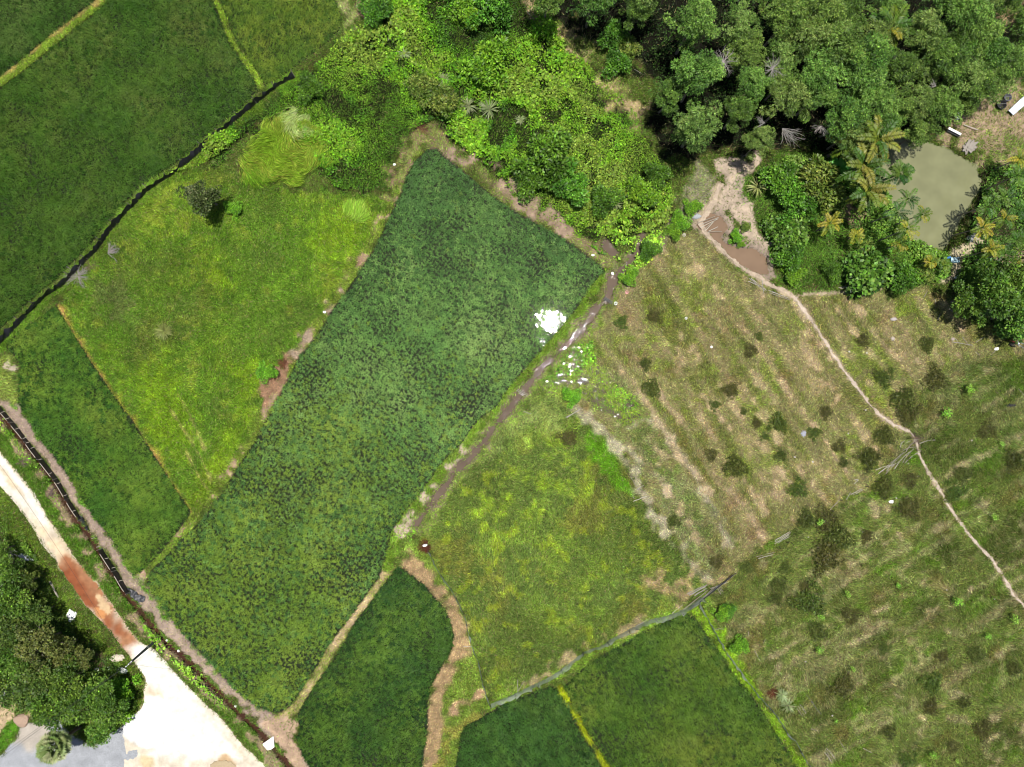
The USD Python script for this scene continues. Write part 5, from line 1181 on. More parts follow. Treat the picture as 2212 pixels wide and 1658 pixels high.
def net_look(name, c, see=0.5):
    """Fine net: part of the light goes straight through its meshes."""
    return usdkit.material(stage, '/World/Looks/' + name, {
        'd': ('diffuse_bsdf', {'color': tuple(c)}), 't': ('transparent_bsdf', {}), 'm': ('mix_closure', {}), 'g': ('geometry', {}),
        'n': ('noise_texture', {'scale': 2.2, 'detail': 4.0}), 'mr': ('map_range', {'from_min': 0.3, 'from_max': 0.7, 'to_min': see + 0.2, 'to_max': see - 0.2})},
        [('g.position', 'n.vector'), ('n.fac', 'mr.value'), ('mr.result', 'm.fac'), ('d.BSDF', 'm.closure1'), ('t.BSDF', 'm.closure2')], surface='m.closure')


M_NET = net_look('grey_net_look', NETC, 0.45)


def net_fence(name, pts, height, label, material, slump, seed, posts=True, post_c=(0.05, 0.045, 0.04), rail=False, step=2.6, wob=0.10, out_posts=0.0, ties=()):
    """Netting on stakes: one panel between each two stakes, sagging and creased; slump: how far the top leans (metres, left of the run)."""
    r = np.random.default_rng(seed)
    line = LineString(gp(pts)); n = max(2, int(line.length / step)); at = np.linspace(0, line.length, n + 1)
    P = np.array([line.interpolate(a).coords[0] for a in at])
    o = P[0]
    t = thing(name, (o[0], o[1], 0.0), label, 'net fence')
    m = 9
    hs = height * r.uniform(0.8, 1.15, n + 1)
    ln = slump * r.uniform(0.3, 1.5, n + 1)
    for k in range(n):
        q = np.linspace(0, 1, m)
        mid = np.array([line.interpolate(at[k] + (at[k + 1] - at[k]) * a).coords[0] for a in q])
        d = unit(P[k + 1] - P[k]); nrm = np.array([-d[1], d[0]])
        hh = hs[k] * (1 - q) + hs[k + 1] * q - 0.16 * height * np.sin(q * math.pi) * (0 if rail else 1)
        lean = ln[k] * (1 - q) + ln[k + 1] * q
        rows = []
        for j, z in enumerate((0.0, 0.35, 0.7, 1.0)):
            off = nrm * (lean * z ** 1.5 + r.normal(0, wob * (0.3 + z), m))[:, None]
            xy = mid + off
            rows.append(np.column_stack([xy - o, (level(mid[:, 0], mid[:, 1]) + 0.0) + hh * z + 0.02 * (j > 0)]))
        v = np.vstack(rows); f = [[a * m + i, a * m + i + 1, (a + 1) * m + i + 1, (a + 1) * m + i] for a in range(3) for i in range(m - 1)]
        pn = Geo().add(v, f).build('net_panel', material, t, smooth=True)
        if rail:
            top = rows[-1][:, :] + np.array([0, 0, 0.03]); top = np.column_stack([ndi.gaussian_filter1d(top[:, 0], 2), ndi.gaussian_filter1d(top[:, 1], 2), ndi.gaussian_filter1d(top[:, 2], 2)])
            v, f = tube(top, 0.04, 6)
            Geo().add(v, f, col(214, 206, 190)).build('rail', M_POLE, t)
    if posts:
        for k in range(n + 1):
            d = unit(P[min(k + 1, n)] - P[max(k - 1, 0)]); nrm = np.array([-d[1], d[0]])
            b = np.array([*(P[k] - o), -0.1]); e = np.array([*(P[k] - o + nrm * (ln[k] + out_posts * r.uniform(0.3, 1.3)) + d * r.normal(0, .12)), hs[k] + 0.15])
            v, f = tube(np.array([b, (b + e) / 2 + r.normal(0, .03, 3), e]), np.array([.05, .045, .035]), 6)
            Geo().add(v, f, post_c).build('post', M_POLE, t)
    return t


net_fence('black_net_fence', [(x + 6, y + 5) for x, y in NETLINE], 0.95, 'black netting fence along the lower edge of the large dark rice field', M_BLACK, 0.28, 801, post_c=col(150, 145, 135), out_posts=0.35, wob=0.09)
t = net_fence('black_net_fence', [(x + 5, y - 3) for x, y in CANAL_L[:8]], 1.0, 'black netting fence with pale rail beside the road ditch, upper stretch', M_BLACK, -0.05, 802, rail=True, wob=0.03, post_c=col(180, 175, 165))
o = np.array(t.GetAttribute('xformOp:translate').Get())


def cross_ties(t, spots):
    o = np.array(t.GetAttribute('xformOp:translate').Get())
    for x, y in spots:
        a, b = G(x - 4.5, y + 1.2, 0.8), G(x + 3.5, y - 1.0, 0.9)
        v, f = tube(np.array([a, (a + b) / 2 + [0, 0, .05], b]) - o, np.array([.035, .032, .028]), 5)
        Geo().add(v, f, col(205, 196, 180)).build('cross_stick', M_POLE, t)


cross_ties(t, tl(0, 829, [(30, 245), (70, 300), (150, 390), (215, 470), (240, 510), (285, 555), (345, 655), (435, 775), (510, 860), (565, 965), (640, 1100)]))
t = net_fence('black_net_fence', [(x + 5, y - 3) for x, y in CANAL_L[9:14]], 1.0, 'black netting fence with pale rail beside the road ditch, lower stretch', M_BLACK, -0.05, 803, rail=True, wob=0.03, post_c=col(180, 175, 165))
cross_ties(t, tl(0, 829, [(805, 1335), (850, 1410), (925, 1510), (985, 1590)]) + tl(0, 1243.5, [(1045, 45)]))
for nm, pts, lb, sd, cr in (('net_heap', [(172, 1112), (180, 1118), (188, 1136), (194, 1144), (186, 1148), (176, 1132), (168, 1120)], 'collapsed black netting heap in the gap of the ditch fence', 1, (.012, .012, .014)), ('net_heap', [(276, 1268), (290, 1276), (300, 1284), (316, 1290), (312, 1300), (300, 1300), (286, 1290), (276, 1280)], 'dark grey crumpled netting spread at the lower end of the ditch fence', 2, (.035, .036, .04))):
    P = poly(pts)
    g = sheet(P, 0.12, lambda x, y: level(x, y) + 0.10 + 0.12 * np.abs(look(N_FINE, x, y)) + 0.06 * look(N_SMALL, x, y), 0.05, sd)
    g.c = [np.tile(np.array(cr), (len(q), 1)) for q in g.c]
    tag(g.build(nm, surf(f'net_heap_look_{sd}', cr, 0.5, 0.4, 4, 0.02), smooth=True), lb, 'netting')
net_fence('grey_net_fence', [(925, 1190), (938, 1218), (953, 1243), (975, 1273), (993, 1306), (1005, 1338), (1015, 1383), (1028, 1416), (1035, 1436), (1040, 1468), (1048, 1498), (1058, 1521)], 0.8, 'pale grey net fence curving down the left side of the lower meadow', M_NET, 0.1, 804, step=3.2, wob=0.05)
net_fence('grey_net_fence', [(1060, 1520), (1106, 1500), (1160, 1475), (1190, 1460), (1231, 1431), (1261, 1408), (1301, 1394), (1326, 1377), (1358, 1359), (1406, 1337), (1448, 1327), (1481, 1314), (1516, 1290)], 0.9, 'grey-green net fence along the bottom of the lower meadow', M_NET, -0.25, 805, step=3.0, wob=0.08)
net_fence('grey_net_fence', [(1511, 1301), (1531, 1341), (1546, 1368), (1566, 1403), (1581, 1423), (1606, 1458), (1626, 1486), (1643, 1508), (1660, 1525), (1684, 1553), (1701, 1583), (1721, 1603), (1736, 1636), (1759, 1665)], 0.85, 'grey net fence down the right side of the olive rice field', M_NET, -0.15, 806, step=3.0, wob=0.07)

# ------------------------------------------------------------------ bamboo poles and sticks: each a thing of its own
BAM = [col(222, 214, 196, 1.05), col(200, 194, 180), col(186, 176, 156)]


def pole(a, b, label, group=None, rad=0.045, z=0.08, c=None, name='bamboo_pole', cat='pole', bend=0.0, z2=None):
    r = RNG
    A, B = G(*a, z), G(*b, z if z2 is None else z2)
    A[2] += float(max(level(A[0], A[1]), -0.05)); B[2] += float(max(level(B[0], B[1]), -0.05))
    s = np.linspace(0, 1, 6)[:, None]
    d = unit(B - A); nrm = np.array([-d[1], d[0], 0])
    pts = A + (B - A) * s + nrm * bend * np.sin(s * math.pi) + r.normal(0, .012, (6, 3))
    v, f = tube(pts, np.linspace(rad, rad * .72, 6), 6)
    g = Geo().add(v, f, BAM[r.integers(3)] if c is None else c)
    return tag(g.build(name, M_POLE), label, cat, group)


def pile(lines, label, group, **kw):
    rank = {i: k for k, i in enumerate(sorted(range(len(lines)), key=lambda i: lines[i][0][0] + lines[i][1][0]))}
    for i, (a, b) in enumerate(lines):
        pole(a, b, f'{label}, {ORD[rank[i]]} from left', group, z=0.07 + 0.05 * (i % 3), **kw)


for q, w_ in zip((((1305, 644), (1323, 655)), ((1304, 647), (1322, 657)), ((1307, 642), (1324, 653))), ('middle', 'lowest', 'topmost')):
    pole(*q, w_ + ' grey log of the upper footbridge across the stream', 'logs of the upper footbridge', rad=0.06, z=0.14, c=col(120, 118, 112))
for q, w_ in zip((((1116, 844), (1139, 855)), ((1118, 841), (1140, 852)), ((1120, 849), (1133, 857))), ('middle', 'topmost', 'lowest')):
    pole(*q, w_ + ' pale bamboo of the middle footbridge across the stream', 'poles of the middle footbridge', rad=0.05, z=0.14)
pile([((1222, 902), (1252, 886)), ((1225, 902), (1254, 884))], 'white pole at the corner of the lower meadow beside wet ground', 'pair of white poles by wet ground')
pole((1131, 889), (1147, 895), 'thin pale stick on the right bank of the stream')
pole((1368, 1084), (1397, 1072), 'white pole lying across the faint track, lower one')
pile([((1375, 1058), (1391, 1049)), ((1378, 1060), (1388, 1051))], 'short white pole across the faint track, upper pair', 'upper pair across the faint track')
pole((1362, 1029), (1375, 1053), 'thin pole along the faint track', rad=.03)
pole((1366, 1070), (1370, 1078), 'stub of a stick beside the faint track', rad=.03)
pile([((1510, 487), (1553, 470)), ((1513, 492), (1551, 473)), ((1520, 497), (1549, 472)), ((1524, 499), (1547, 474)), ((1531, 500), (1551, 490)), ((1508, 482), (1545, 468)), ((1527, 502), (1560, 500))], 'pale pole fanned out over the muddy pool', 'poles over the muddy pool')
pile([((1618, 602), (1652, 629)), ((1622, 602), (1656, 628)), ((1626, 606), (1654, 625)), ((1646, 605), (1650, 635)), ((1616, 608), (1640, 618))], 'pale pole in the bundle on the upper footpath', 'bundle on the upper footpath')
pile([((1659, 627), (1703, 645)), ((1662, 633), (1706, 649)), ((1668, 631), (1695, 641))], 'pale pole just above the footpath fork', 'bundle above the footpath fork')
pile([((1811, 622), (1842, 617)), ((1815, 624), (1840, 619))], 'white pole beside the branch path', 'pair beside the branch path')
pole((2049, 667), (2073, 683), 'grey pole left of the big dark trees'); pole((2074, 687), (2096, 673), 'brown pole touching the big dark trees', c=col(176, 150, 120))
pole((2056, 739), (2101, 746), 'long pale pole in the crossed heap near the hand tractor'); pole((2079, 728), (2094, 748), 'pole crossing the long one near the hand tractor'); pole((2062, 730), (2069, 738), 'short stick at the crossed heap', rad=.03)
pole((2108, 740), (2126, 728), 'pole between the crossed heap and the hand tractor'); pole((1996, 642), (2003, 629), 'short pole standing out of the grass near the branch path end'); pole((2019, 645), (2021, 657), 'small stick left of the dark trees', rad=.03)
pole((2161, 716), (2195, 712), 'dark pole lying on the pale path at the right edge', c=col(60, 60, 60)); pole((2026, 692), (2031, 678), 'grey stick above the pale bare patch', c=col(130, 135, 140))
pole((2141, 767), (2152, 757), 'white pole below the hand tractor'); pole((2107, 760), (2117, 768), 'short pole below the crossed heap', rad=.03)
pile([((1957, 957), (1984, 953)), ((1987, 959), (2020, 951)), ((1951, 974), (1980, 966)), ((1955, 1001), (1990, 974)), ((1945, 967), (1954, 952)), ((1958, 975), (1982, 950)), ((1950, 1000), (1975, 970)), ((1892, 1016), (1930, 1005)), ((1897, 1024), (1935, 1002)), ((1905, 1020), (1945, 985)), ((1912, 1026), (1950, 992)), ((1915, 1018), (1952, 978)), ((1925, 1010), (1960, 975)), ((1932, 1014), (1964, 977))], 'pale pole in the swept heap left of the footpath bend', 'swept heap at the footpath bend', bend=0.12)
pile([((1792, 1104), (1812, 1081)), ((1795, 1100), (1815, 1078)), ((1838, 1069), (1862, 1056)), ((1843, 1070), (1864, 1059)), ((1828, 1080), (1838, 1064)), ((1846, 1045), (1855, 1037))], 'pale slat in the broken row between the dark shrubs', 'broken row of slats', rad=.04)
pole((1846, 1037), (1855, 1037), 'short white plank among the dark shrubs', rad=.06)
pile([((1672, 1172), (1709, 1151)), ((1674, 1168), (1706, 1149)), ((1673, 1175), (1705, 1156)), ((1680, 1174), (1708, 1158))], 'weathered pole in the parallel bundle at the rough field edge', 'parallel bundle at the rough field edge')
pile([((1634, 1203), (1673, 1194)), ((1638, 1207), (1670, 1198))], 'white pole of the pair above the net corner', 'pair above the net corner')
pole((2199, 840), (2216, 858), 'white pole at the right edge of the rough field'); pole((2153, 850), (2172, 838), 'thin grey stick in the upper right of the rough field', rad=.03, c=col(140, 130, 115))
pile([((1741, 1501), (1758, 1520)), ((1752, 1516), (1774, 1544))], 'dark grey pole right of the two spiky plants', 'grey poles by the spiky plants', c=col(130, 130, 124))
pile([((1724, 1526), (1738, 1547)), ((1728, 1523), (1741, 1542)), ((1721, 1530), (1734, 1548)), ((1732, 1526), (1742, 1540))], 'bleached slat of the bundle beside the lower spiky plant', 'bundle beside the lower spiky plant', rad=.035)
pile([((1782, 1619), (1800, 1642)), ((1785, 1616), (1804, 1640)), ((1780, 1624), (1796, 1646)), ((1790, 1620), (1803, 1636)), ((1787, 1628), (1798, 1650))], 'bleached slat of the bundle at the bottom of the rough field', 'bundle at the bottom of the rough field', rad=.035)
pole((1812, 1598), (1830, 1627), 'single pale pole right of the bottom bundle'); pole((1864, 1617), (1884, 1627), 'pale stick in the bottom of the rough field'); pole((1752, 1575), (1770, 1580), 'whitish stick between the two slat bundles')
pile([((1488, 1316), (1545, 1268)), ((1492, 1312), (1560, 1260)), ((1498, 1308), (1575, 1249)), ((1520, 1290), (1585, 1244)), ((1476, 1316), (1530, 1275)), ((1535, 1272), (1572, 1258))], 'long bamboo pole along the dark rail at the net corner', 'long poles at the net corner', z2=0.3)
pole((1490, 1318), (1590, 1238), 'black rail rising across the net corner', c=(.02, .02, .02), z=0.5, rad=0.07)
pile([((1484, 1283), (1520, 1266)), ((1488, 1286), (1524, 1268)), ((1494, 1284), (1528, 1264)), ((1500, 1287), (1526, 1272))], 'grey weathered board of the stack above the net corner', 'grey boards above the net corner', rad=.07, c=col(190, 182, 172))
pile([((1550, 1264), (1560, 1283)), ((1553, 1263), (1563, 1282)), ((1547, 1266), (1557, 1284))], 'short white slat right of the long poles', 'short white slats', rad=.04)
pole((1451, 1325), (1474, 1307), 'pale pole leaning on the bottom net'); pole((1372, 1353), (1404, 1335), 'bleached pole along the top of the bottom net'); pole((1118, 1468), (1119, 1508), 'tall stake at the left end of the bottom net'); pole((1119, 1492), (1133, 1472), 'stake crossing the tall one at the bottom net')
pole((1541, 1359), (1563, 1359), 'white crossbar on the right-hand net'); pole((1002, 1396), (1020, 1397), 'white crossbar on the curved net')
pole((1648, 1392), (1654, 1380), 'white stick in the scrubby corner right of the net', rad=.03); pole((1616, 1365), (1618, 1377), 'thin white stick right of the bright round bush', rad=.03); pole((1628, 1402), (1642, 1428), 'grey pole right of the right-hand net')
pole((1137, 24), (1160, 48), 'thin white stick on the dry patch left of the grove', rad=.025); pole((1285, 90), (1298, 100), 'white stick on the sandy spot by the grove', rad=.03); pole((1370, 150), (1392, 163), 'white stick on the grass in front of the grove', rad=.03)
for x, y, dx, dy in ((1869, 1051, 13, 1), (1812, 1080, 14, 4), (1845, 1068, 15, 1), (1793, 1103, 15, 3), (1700, 1175, 9, -6), (1682, 1180, 9, 10), (1710, 1172, 8, 11), (1888, 1041, 12, 1)):
    pole((x, y), (x + dx * .6, y + dy * .6), f'dark leaning stake of the old rough field fence, {ORD[sorted([1869, 1812, 1845, 1793, 1700, 1682, 1710, 1888]).index(x)]} from left', 'dark stakes of the old fence', z=0.0, z2=0.75, c=(.025, .022, .02), rad=.045, name='fence_stake', cat='stake')
pole((108, 1256), (126, 1291), 'thick pale log between the road and the trees', rad=.13, z=.1, c=col(196, 186, 170), name='log', cat='log')

# ------------------------------------------------------------------ pole, wires
b = G(334, 1386, 0.0); top = G(278, 1435, 6.5)
t = thing('utility_pole', (b[0], b[1], 0.0), 'dark concrete utility pole at the edge of the road', 'utility pole')
d = np.array([top[0] - b[0], top[1] - b[1], 6.5])
v, f = tube(np.array([[0, 0, -.3], d * .5, d]), np.array([.17, .14, .10]), 10); Geo().add(v, f, lin(92, 98, 98) * .55).build('shaft', M_ANY, t, smooth=True)
arm = Geo()
v, f = box((0.9, .09, .09), d + [0, 0, -.1], 0.75, .015); arm.add(v, f, lin(200, 200, 200) * .6)
arm.build('crossarm', M_ANY, t)
for q in (-.4, 0, .4):
    m = trimesh.creation.revolve([[0, 0], [.05, 0], [.07, .03], [.045, .06], [.07, .09], [.04, .14], [0, .15]], sections=10)
    Geo().add(m.vertices + d + [q * math.cos(.75), q * math.sin(.75), -.05], m.faces, (.8, .8, .8)).build('insulator', M_ANY, t, smooth=True)
v, f = tube(np.array([d * .28, d * .32]), .165, 10); Geo().add(v, f, lin(190, 195, 190) * .5).build('band', M_ANY, t, smooth=True)
for lb, e, nsag in (('lower of two thin wires running from the pole to the left edge', G(-40, 1668, 6.6), .5), ('upper of two thin wires running from the pole to the left edge', G(-40, 1660, 6.8), .5), ('thin wire running from the pole up along the road', G(-40, 950, 6.6), .7), ('thin wire running from the pole across the white turning place', G(700, 1500, 6.6), .6)):
    s = np.linspace(0, 1, 24)[:, None]
    st = b + d + [0, 0, .08]
    v, f = tube(st + (e - st) * s - np.array([0, 0, 1.0]) * nsag * 4 * s * (1 - s), 0.012, 4)
    tag(Geo().add(v, f, (.03, .03, .03)).build('wire', M_ANY), lb, 'wire')


# ------------------------------------------------------------------ dead brush and dead branches
def dead(name, D, R_, z, n, c, label, cat, seed, flat=0.5, toward=None, twig=0.018):
    """Forked bare branches that spread out from one foot."""
    r = np.random.default_rng(seed)
    p = G(*D, z)
    g = Geo()
    for k in range(n):
        a = r.uniform(0, TAU) if toward is None else toward + r.normal(0, .45)
        dd = np.array([math.cos(a), math.sin(a), r.uniform(.05, flat)]); L = R_ * r.uniform(.6, 1.1)
        s = np.linspace(0, 1, 5)[:, None]
        pts = dd * L * s + r.normal(0, .05 * R_, (5, 3)) * s
        v, f = tube(pts, np.linspace(twig * 1.6, twig * .5, 5), 4); g.add(v, f, tint(c, 1, r, .15, .03)[0])
        for q in range(3):
            i = r.integers(1, 4); e = unit(dd + r.normal(0, .6, 3)) * L * r.uniform(.25, .5)
            v, f = tube(np.array([pts[i], pts[i] + e * .5, pts[i] + e]), np.array([twig * .8, twig * .6, twig * .3]), 4); g.add(v, f, tint(c, 1, r, .15, .03)[0])
    t = thing(name, p if z > .5 else (p[0], p[1], float(level(p[0], p[1])) + .06), label, cat)
    g.build('branches', M_BARK, t)
    return t


DG = col(190, 184, 176, 1.1)
for k, (x, y, R_, z, n, tw, lb) in enumerate([(1563, 135, 1.5, 7.5, 26, None, 'bare grey dead branches poking out of the grove, left one'), (1668, 150, 1.3, 7.5, 26, None, 'bare grey dead branches poking out of the grove, right of the left one'), (1690, 278, 2.4, 6.0, 16, -1.0, 'long fallen dead boughs hanging at the lower edge of the grove'), (1776, 272, 1.2, 6.0, 16, -2.2, 'fan of dead twigs above the coconut palms'), (2022, 186, 1.0, 6.5, 12, 2.8, 'small dead twigs in the right part of the grove'), (1652, 266, 1.2, 6.0, 12, 3.0, 'dead twigs at a dark gap in the grove'), (1940, 68, 1.3, 4.5, 18, None, 'brownish dead fronds below the pale palm of the grove')]):
    dead('dead_branches', (x, y), R_, z, n, DG, lb, 'dead branches', 820 + k, .7, tw)
dead('dead_brush', (168, 597), 1.5, .1, 46, DG, 'grey dead brush lying against the black net, lower heap', 'dead brush', 840, .35, None, .02)
dead('dead_brush', (232, 548), 1.5, .1, 22, DG, 'grey dead branch with curved boughs near the black net', 'dead brush', 841, .35, .8, .025)
dead('dead_brush', (195, 575), 1.0, .1, 24, col(160, 140, 110), 'brown dead brush between the two grey ones', 'dead brush', 842, .3)
dead('dead_brush', (412, 418), .8, 1.0, 20, DG, 'grey twigs beside the lone dark tree', 'dead brush', 847, .5)
dead('burnt_brush', (918, 1180), 0.95, .1, 90, col(120, 66, 44), 'rust-brown heap of dry brush at the lower end of the stream', 'brush heap', 843, .5, None, .02)
dead('burnt_brush', (612, 786), 0.7, .1, 44, col(140, 84, 62), 'reddish-brown heap of dry brush on the meadow bund', 'brush heap', 844, .45, None, .02)
dead('burnt_brush', (592, 812), 0.6, .1, 36, col(132, 80, 60), 'smaller reddish heap of dry brush on the meadow bund', 'brush heap', 848, .45, None, .02)
dead('burnt_brush', (1668, 1497), 0.7, .1, 50, col(124, 70, 44), 'rust-brown dry brush left of the two spiky plants', 'brush heap', 845, .4, None, .02)
dead('dead_brush', (215, 1425), 1.0, .3, 40, col(130, 104, 84), 'brown dry twigs beside the white rubbish under the roadside trees', 'dead brush', 846, .6)
dead('dead_branches', (95, 1390), 2.2, 3.8, 18, col(190, 180, 160), 'long bare boughs over the roadside trees', 'dead branches', 849, .6)
dead('dead_branches', (18, 1190), 1.4, 1.5, 12, DG, 'bare grey boughs at the left edge by the road', 'dead branches', 850, .5, -.7)
dead('dead_brush', (48, 1000), .8, .1, 26, col(150, 130, 116), 'thorny dry twigs beside the ditch, upper heap', 'dead brush', 851, .4)
dead('dead_brush', (112, 1062), .8, .1, 26, col(150, 130, 116), 'thorny dry twigs beside the ditch, lower heap', 'dead brush', 852, .4)
dead('dead_brush', (910, 278), 1.0, .2, 40, col(150, 106, 80), 'reddish-brown dry brush at the northern point of the long rice field', 'dead brush', 853, .4)
dead('dead_brush', (1070, 352), .9, .2, 34, col(170, 146, 124), 'greyish dry brush on the bund right of the long field point', 'dead brush', 854, .3)
dead('dead_brush', (1980, 948), .8, .1, 40, col(140, 120, 104), 'grey-brown tangle at the footpath bend', 'dead brush', 855, .35)
dead('dead_brush', (1778, 462), 1.0, .2, 40, col(176, 150, 124), 'dry straw-coloured fronds in the thicket beside the yellow palm', 'dead brush', 856, .3)


# ------------------------------------------------------------------ white things, tubs, tarps, small litter
def lump(name, D, size, c, label, cat, seed, rz=0.0, z=0.0, crease=0.18, mat=None):
    """A crumpled sack, stone or heap: a rounded body pushed in and out by noise."""
    r = np.random.default_rng(seed)
    m = trimesh.creation.icosphere(3)
    v = np.array(m.vertices)
    k = 1 + crease * np.sin(v @ r.normal(0, 3.0, 3) + r.uniform(0, 6)) * 0.6 + crease * np.sin(v @ r.normal(0, 6.0, 3)) * 0.5 + crease * .4 * np.sin(v @ r.normal(0, 11.0, 3))
    v = v * k[:, None] * np.asarray(size) / 2
    v[:, 2] = np.maximum(v[:, 2], -0.25 * size[2])
    ca, sa = math.cos(rz), math.sin(rz)
    v = v @ np.array([[ca, sa, 0], [-sa, ca, 0], [0, 0, 1.0]])
    p = G(*D, z)
    v += [p[0], p[1], float(level(p[0], p[1])) + z + 0.2 * size[2]]
    return tag(Geo().add(v, m.faces, c).build(name, M_ANY if mat is None else mat, smooth=True), label, cat)


WHT = np.array([.74, .74, .72])
lump('plastic_sheet', (155, 1331), (1.1, 1.25, .4), WHT, 'crumpled white plastic between the road and the trees', 'plastic sheet', 1, crease=.32)
lump('sand_heap', (253, 1421), (1.7, .85, .4), col(235, 220, 200, 1.2), 'pale sand heap above the tip of the utility pole', 'sand heap', 2, .1)
lump('white_slab', (263, 1449), (1.45, .75, .22), WHT, 'white rubble slab below the tip of the utility pole', 'slab', 3, -.1, crease=.1)
lump('plastic_bag', (210, 1446), (.5, .6, .3), WHT, 'white bag under the roadside trees, left one', 'bag', 4, crease=.3)
lump('plastic_bag', (236, 1444), (.4, .4, .25), WHT, 'white bag under the roadside trees, right one', 'bag', 5, crease=.3)
lump('plastic_bag', (57, 1204), (1.6, .6, .3), col(205, 212, 222, 1.1), 'long pale plastic strip beside the road trees', 'plastic strip', 6, -.35, crease=.3)
lump('plastic_bag', (268, 1524), (.55, .9, .3), col(160, 200, 215), 'light blue bag on the bright bush by the turning place', 'bag', 7, .3, .7, crease=.3)
lump('white_stone', (385, 1407), (.32, .28, .2), WHT, 'white stone in the ditch below the utility pole', 'stone', 8)
lump('white_stone', (361, 1383), (.28, .25, .18), WHT, 'small white stone in the ditch level with the utility pole', 'stone', 9)
lump('white_stone', (509, 1526), (.3, .3, .2), WHT, 'white stone in the ditch near the culvert slab', 'stone', 10)
lump('earth_heap', (48, 1556), (1.7, 1.5, .5), col(205, 175, 150), 'pinkish earth heap left of the gravel yard', 'earth heap', 11, crease=.12)
lump('earth_heap', (482, 1656), (2.6, 1.5, .25), col(212, 190, 152), 'brown earth heap at the bottom of the white turning place', 'earth heap', 12, crease=.14)
lump('rubble', (2094, 318), (1.7, 1.3, .45), col(176, 168, 156, 1.1), 'grey rubble heap on the pond bank', 'rubble', 13, .6, crease=.3)
lump('plastic_bag', (2068, 252), (.6, .8, .3), WHT, 'white bag on the sandy yard near the grove', 'bag', 14, crease=.3)
lump('plastic_bag', (2100, 515), (1.3, .8, .3), col(215, 215, 210, 1.1), 'whitish plastic litter on the pale bank right of the pond', 'litter', 15, .5, crease=.35)
lump('plastic_bag', (2071, 598), (1.0, .4, .25), WHT, 'white sack below the pale bank right of the pond', 'sack', 16, .3, crease=.25)
lump('plastic_bag', (2021, 546), (.8, .25, .2), WHT, 'slim white sack at the lower pond edge', 'sack', 17, -.2, crease=.2)
lump('plastic_bag', (1505, 468), (.9, .6, .2), col(190, 195, 198, 1.1), 'grey plastic beside the poles at the muddy pool', 'plastic', 18, .3, crease=.3)
lump('plastic_bag', (1736, 938), (.55, .8, .2), col(190, 192, 205), 'greyish litter in the furrow of the dry field', 'litter', 19, crease=.3)
lump('plastic_bag', (918, 1178), (.5, .25, .5), WHT, 'white scrap on the rust-brown brush heap', 'scrap', 20, .3, .3, crease=.3)
lump('plastic_bag', (1925, 1084), (.5, .35, .2), WHT, 'white scrap beside the pale furrow in the rough field', 'scrap', 21, crease=.3)
lump('black_bag', (2183, 876), (1.1, .35, .3), (.02, .02, .022), 'black bag lying in the upper right of the rough field', 'bag', 22, .05, crease=.2)
lump('plastic_bag', (2180, 717), (.35, .3, .2), WHT, 'white bag above the hand tractor', 'bag', 23, crease=.25)
lump('plastic_bag', (2153, 754), (.55, .35, .2), WHT, 'white bundle below the hand tractor', 'bag', 24, .4, crease=.25)
lump('plastic_bag', (1930, 690), (.7, .35, .2), col(215, 205, 200), 'pale scrap in the dry field left of the bare patch', 'scrap', 25, crease=.25)
lump('white_stone', (852, 356), (.35, .3, .2), WHT, 'white stone on the bund at the northern point', 'stone', 26)
lump('white_stone', (702, 675), (.4, .3, .2), WHT, 'white stone on the meadow bund halfway down', 'stone', 27)
lump('white_stone', (1281, 552), (.45, .25, .15), WHT, 'white stone at the corner of the long rice field', 'stone', 28)
lump('white_stone', (2058, 733), (.45, .4, .2), col(210, 195, 180), 'pale stone in the dry field above the crossed poles', 'stone', 30)
lump('white_stone', (1928, 732), (.5, .45, .2), col(215, 200, 185), 'pale stone in the middle of the eastern dry field', 'stone', 31)
STONES = [(1870, 886), (1717, 988), (1755, 998), (1962, 1002), (1983, 1030), (2099, 952), (1832, 937), (1910, 1076), (1936, 1077), (1863, 1150), (1745, 1160), (2044, 1274), (2148, 1294), (1798, 1546), (1740, 1430), (1834, 760), (1872, 763)]
for k, (x, y) in enumerate(STONES):
    lump('stone', (x, y), (.22, .2, .15), col(225, 220, 205, 1.2), 'small whitish stone in the grass beside the footpath' if x > 1850 and y < 1100 else 'small whitish stone in the southeastern grass', 'stone', 40 + k)
    q_ = x > 1850 and y < 1100
    mates = sorted(xx_ for xx_, yy_ in STONES if (xx_ > 1850 and yy_ < 1100) == q_)
    tag(stage.GetPrimAtPath('/World/stone' + ('' if k == 0 else f'_{k:03d}')), ('small whitish stone in the grass beside the footpath, ' if q_ else 'small whitish stone in the southeastern grass, ') + ORD[mates.index(x)] + ' from left', group='white stones by the footpath' if x > 1850 and y < 1100 else 'white stones in the southeastern grass')


def tub(name, D, R_, hgt, c, label, cat, z=0.0):
    p = G(*D, hgt)
    t = thing(name, (p[0], p[1], max(float(level(p[0], p[1])), 0) + z), label, cat)
    prof = [[0, 0], [R_ * .78, 0], [R_ * .95, hgt], [R_ * 1.06, hgt], [R_ * 1.06, hgt + .025], [R_ * .9, hgt + .025], [R_ * .74, .03], [0, .03]]
    m = trimesh.creation.revolve(prof, sections=24)
    Geo().add(m.vertices, m.faces, c).build('bowl', M_ANY, t, smooth=True)
    v, f = tube(np.array([[math.cos(a) * R_ * .98, 0, hgt + math.sin(a) * R_ * .5] for a in np.linspace(.1, 3.0, 9)]), .012, 4)
    Geo().add(v, f, (.3, .3, .3)).build('handle', M_ANY, t)


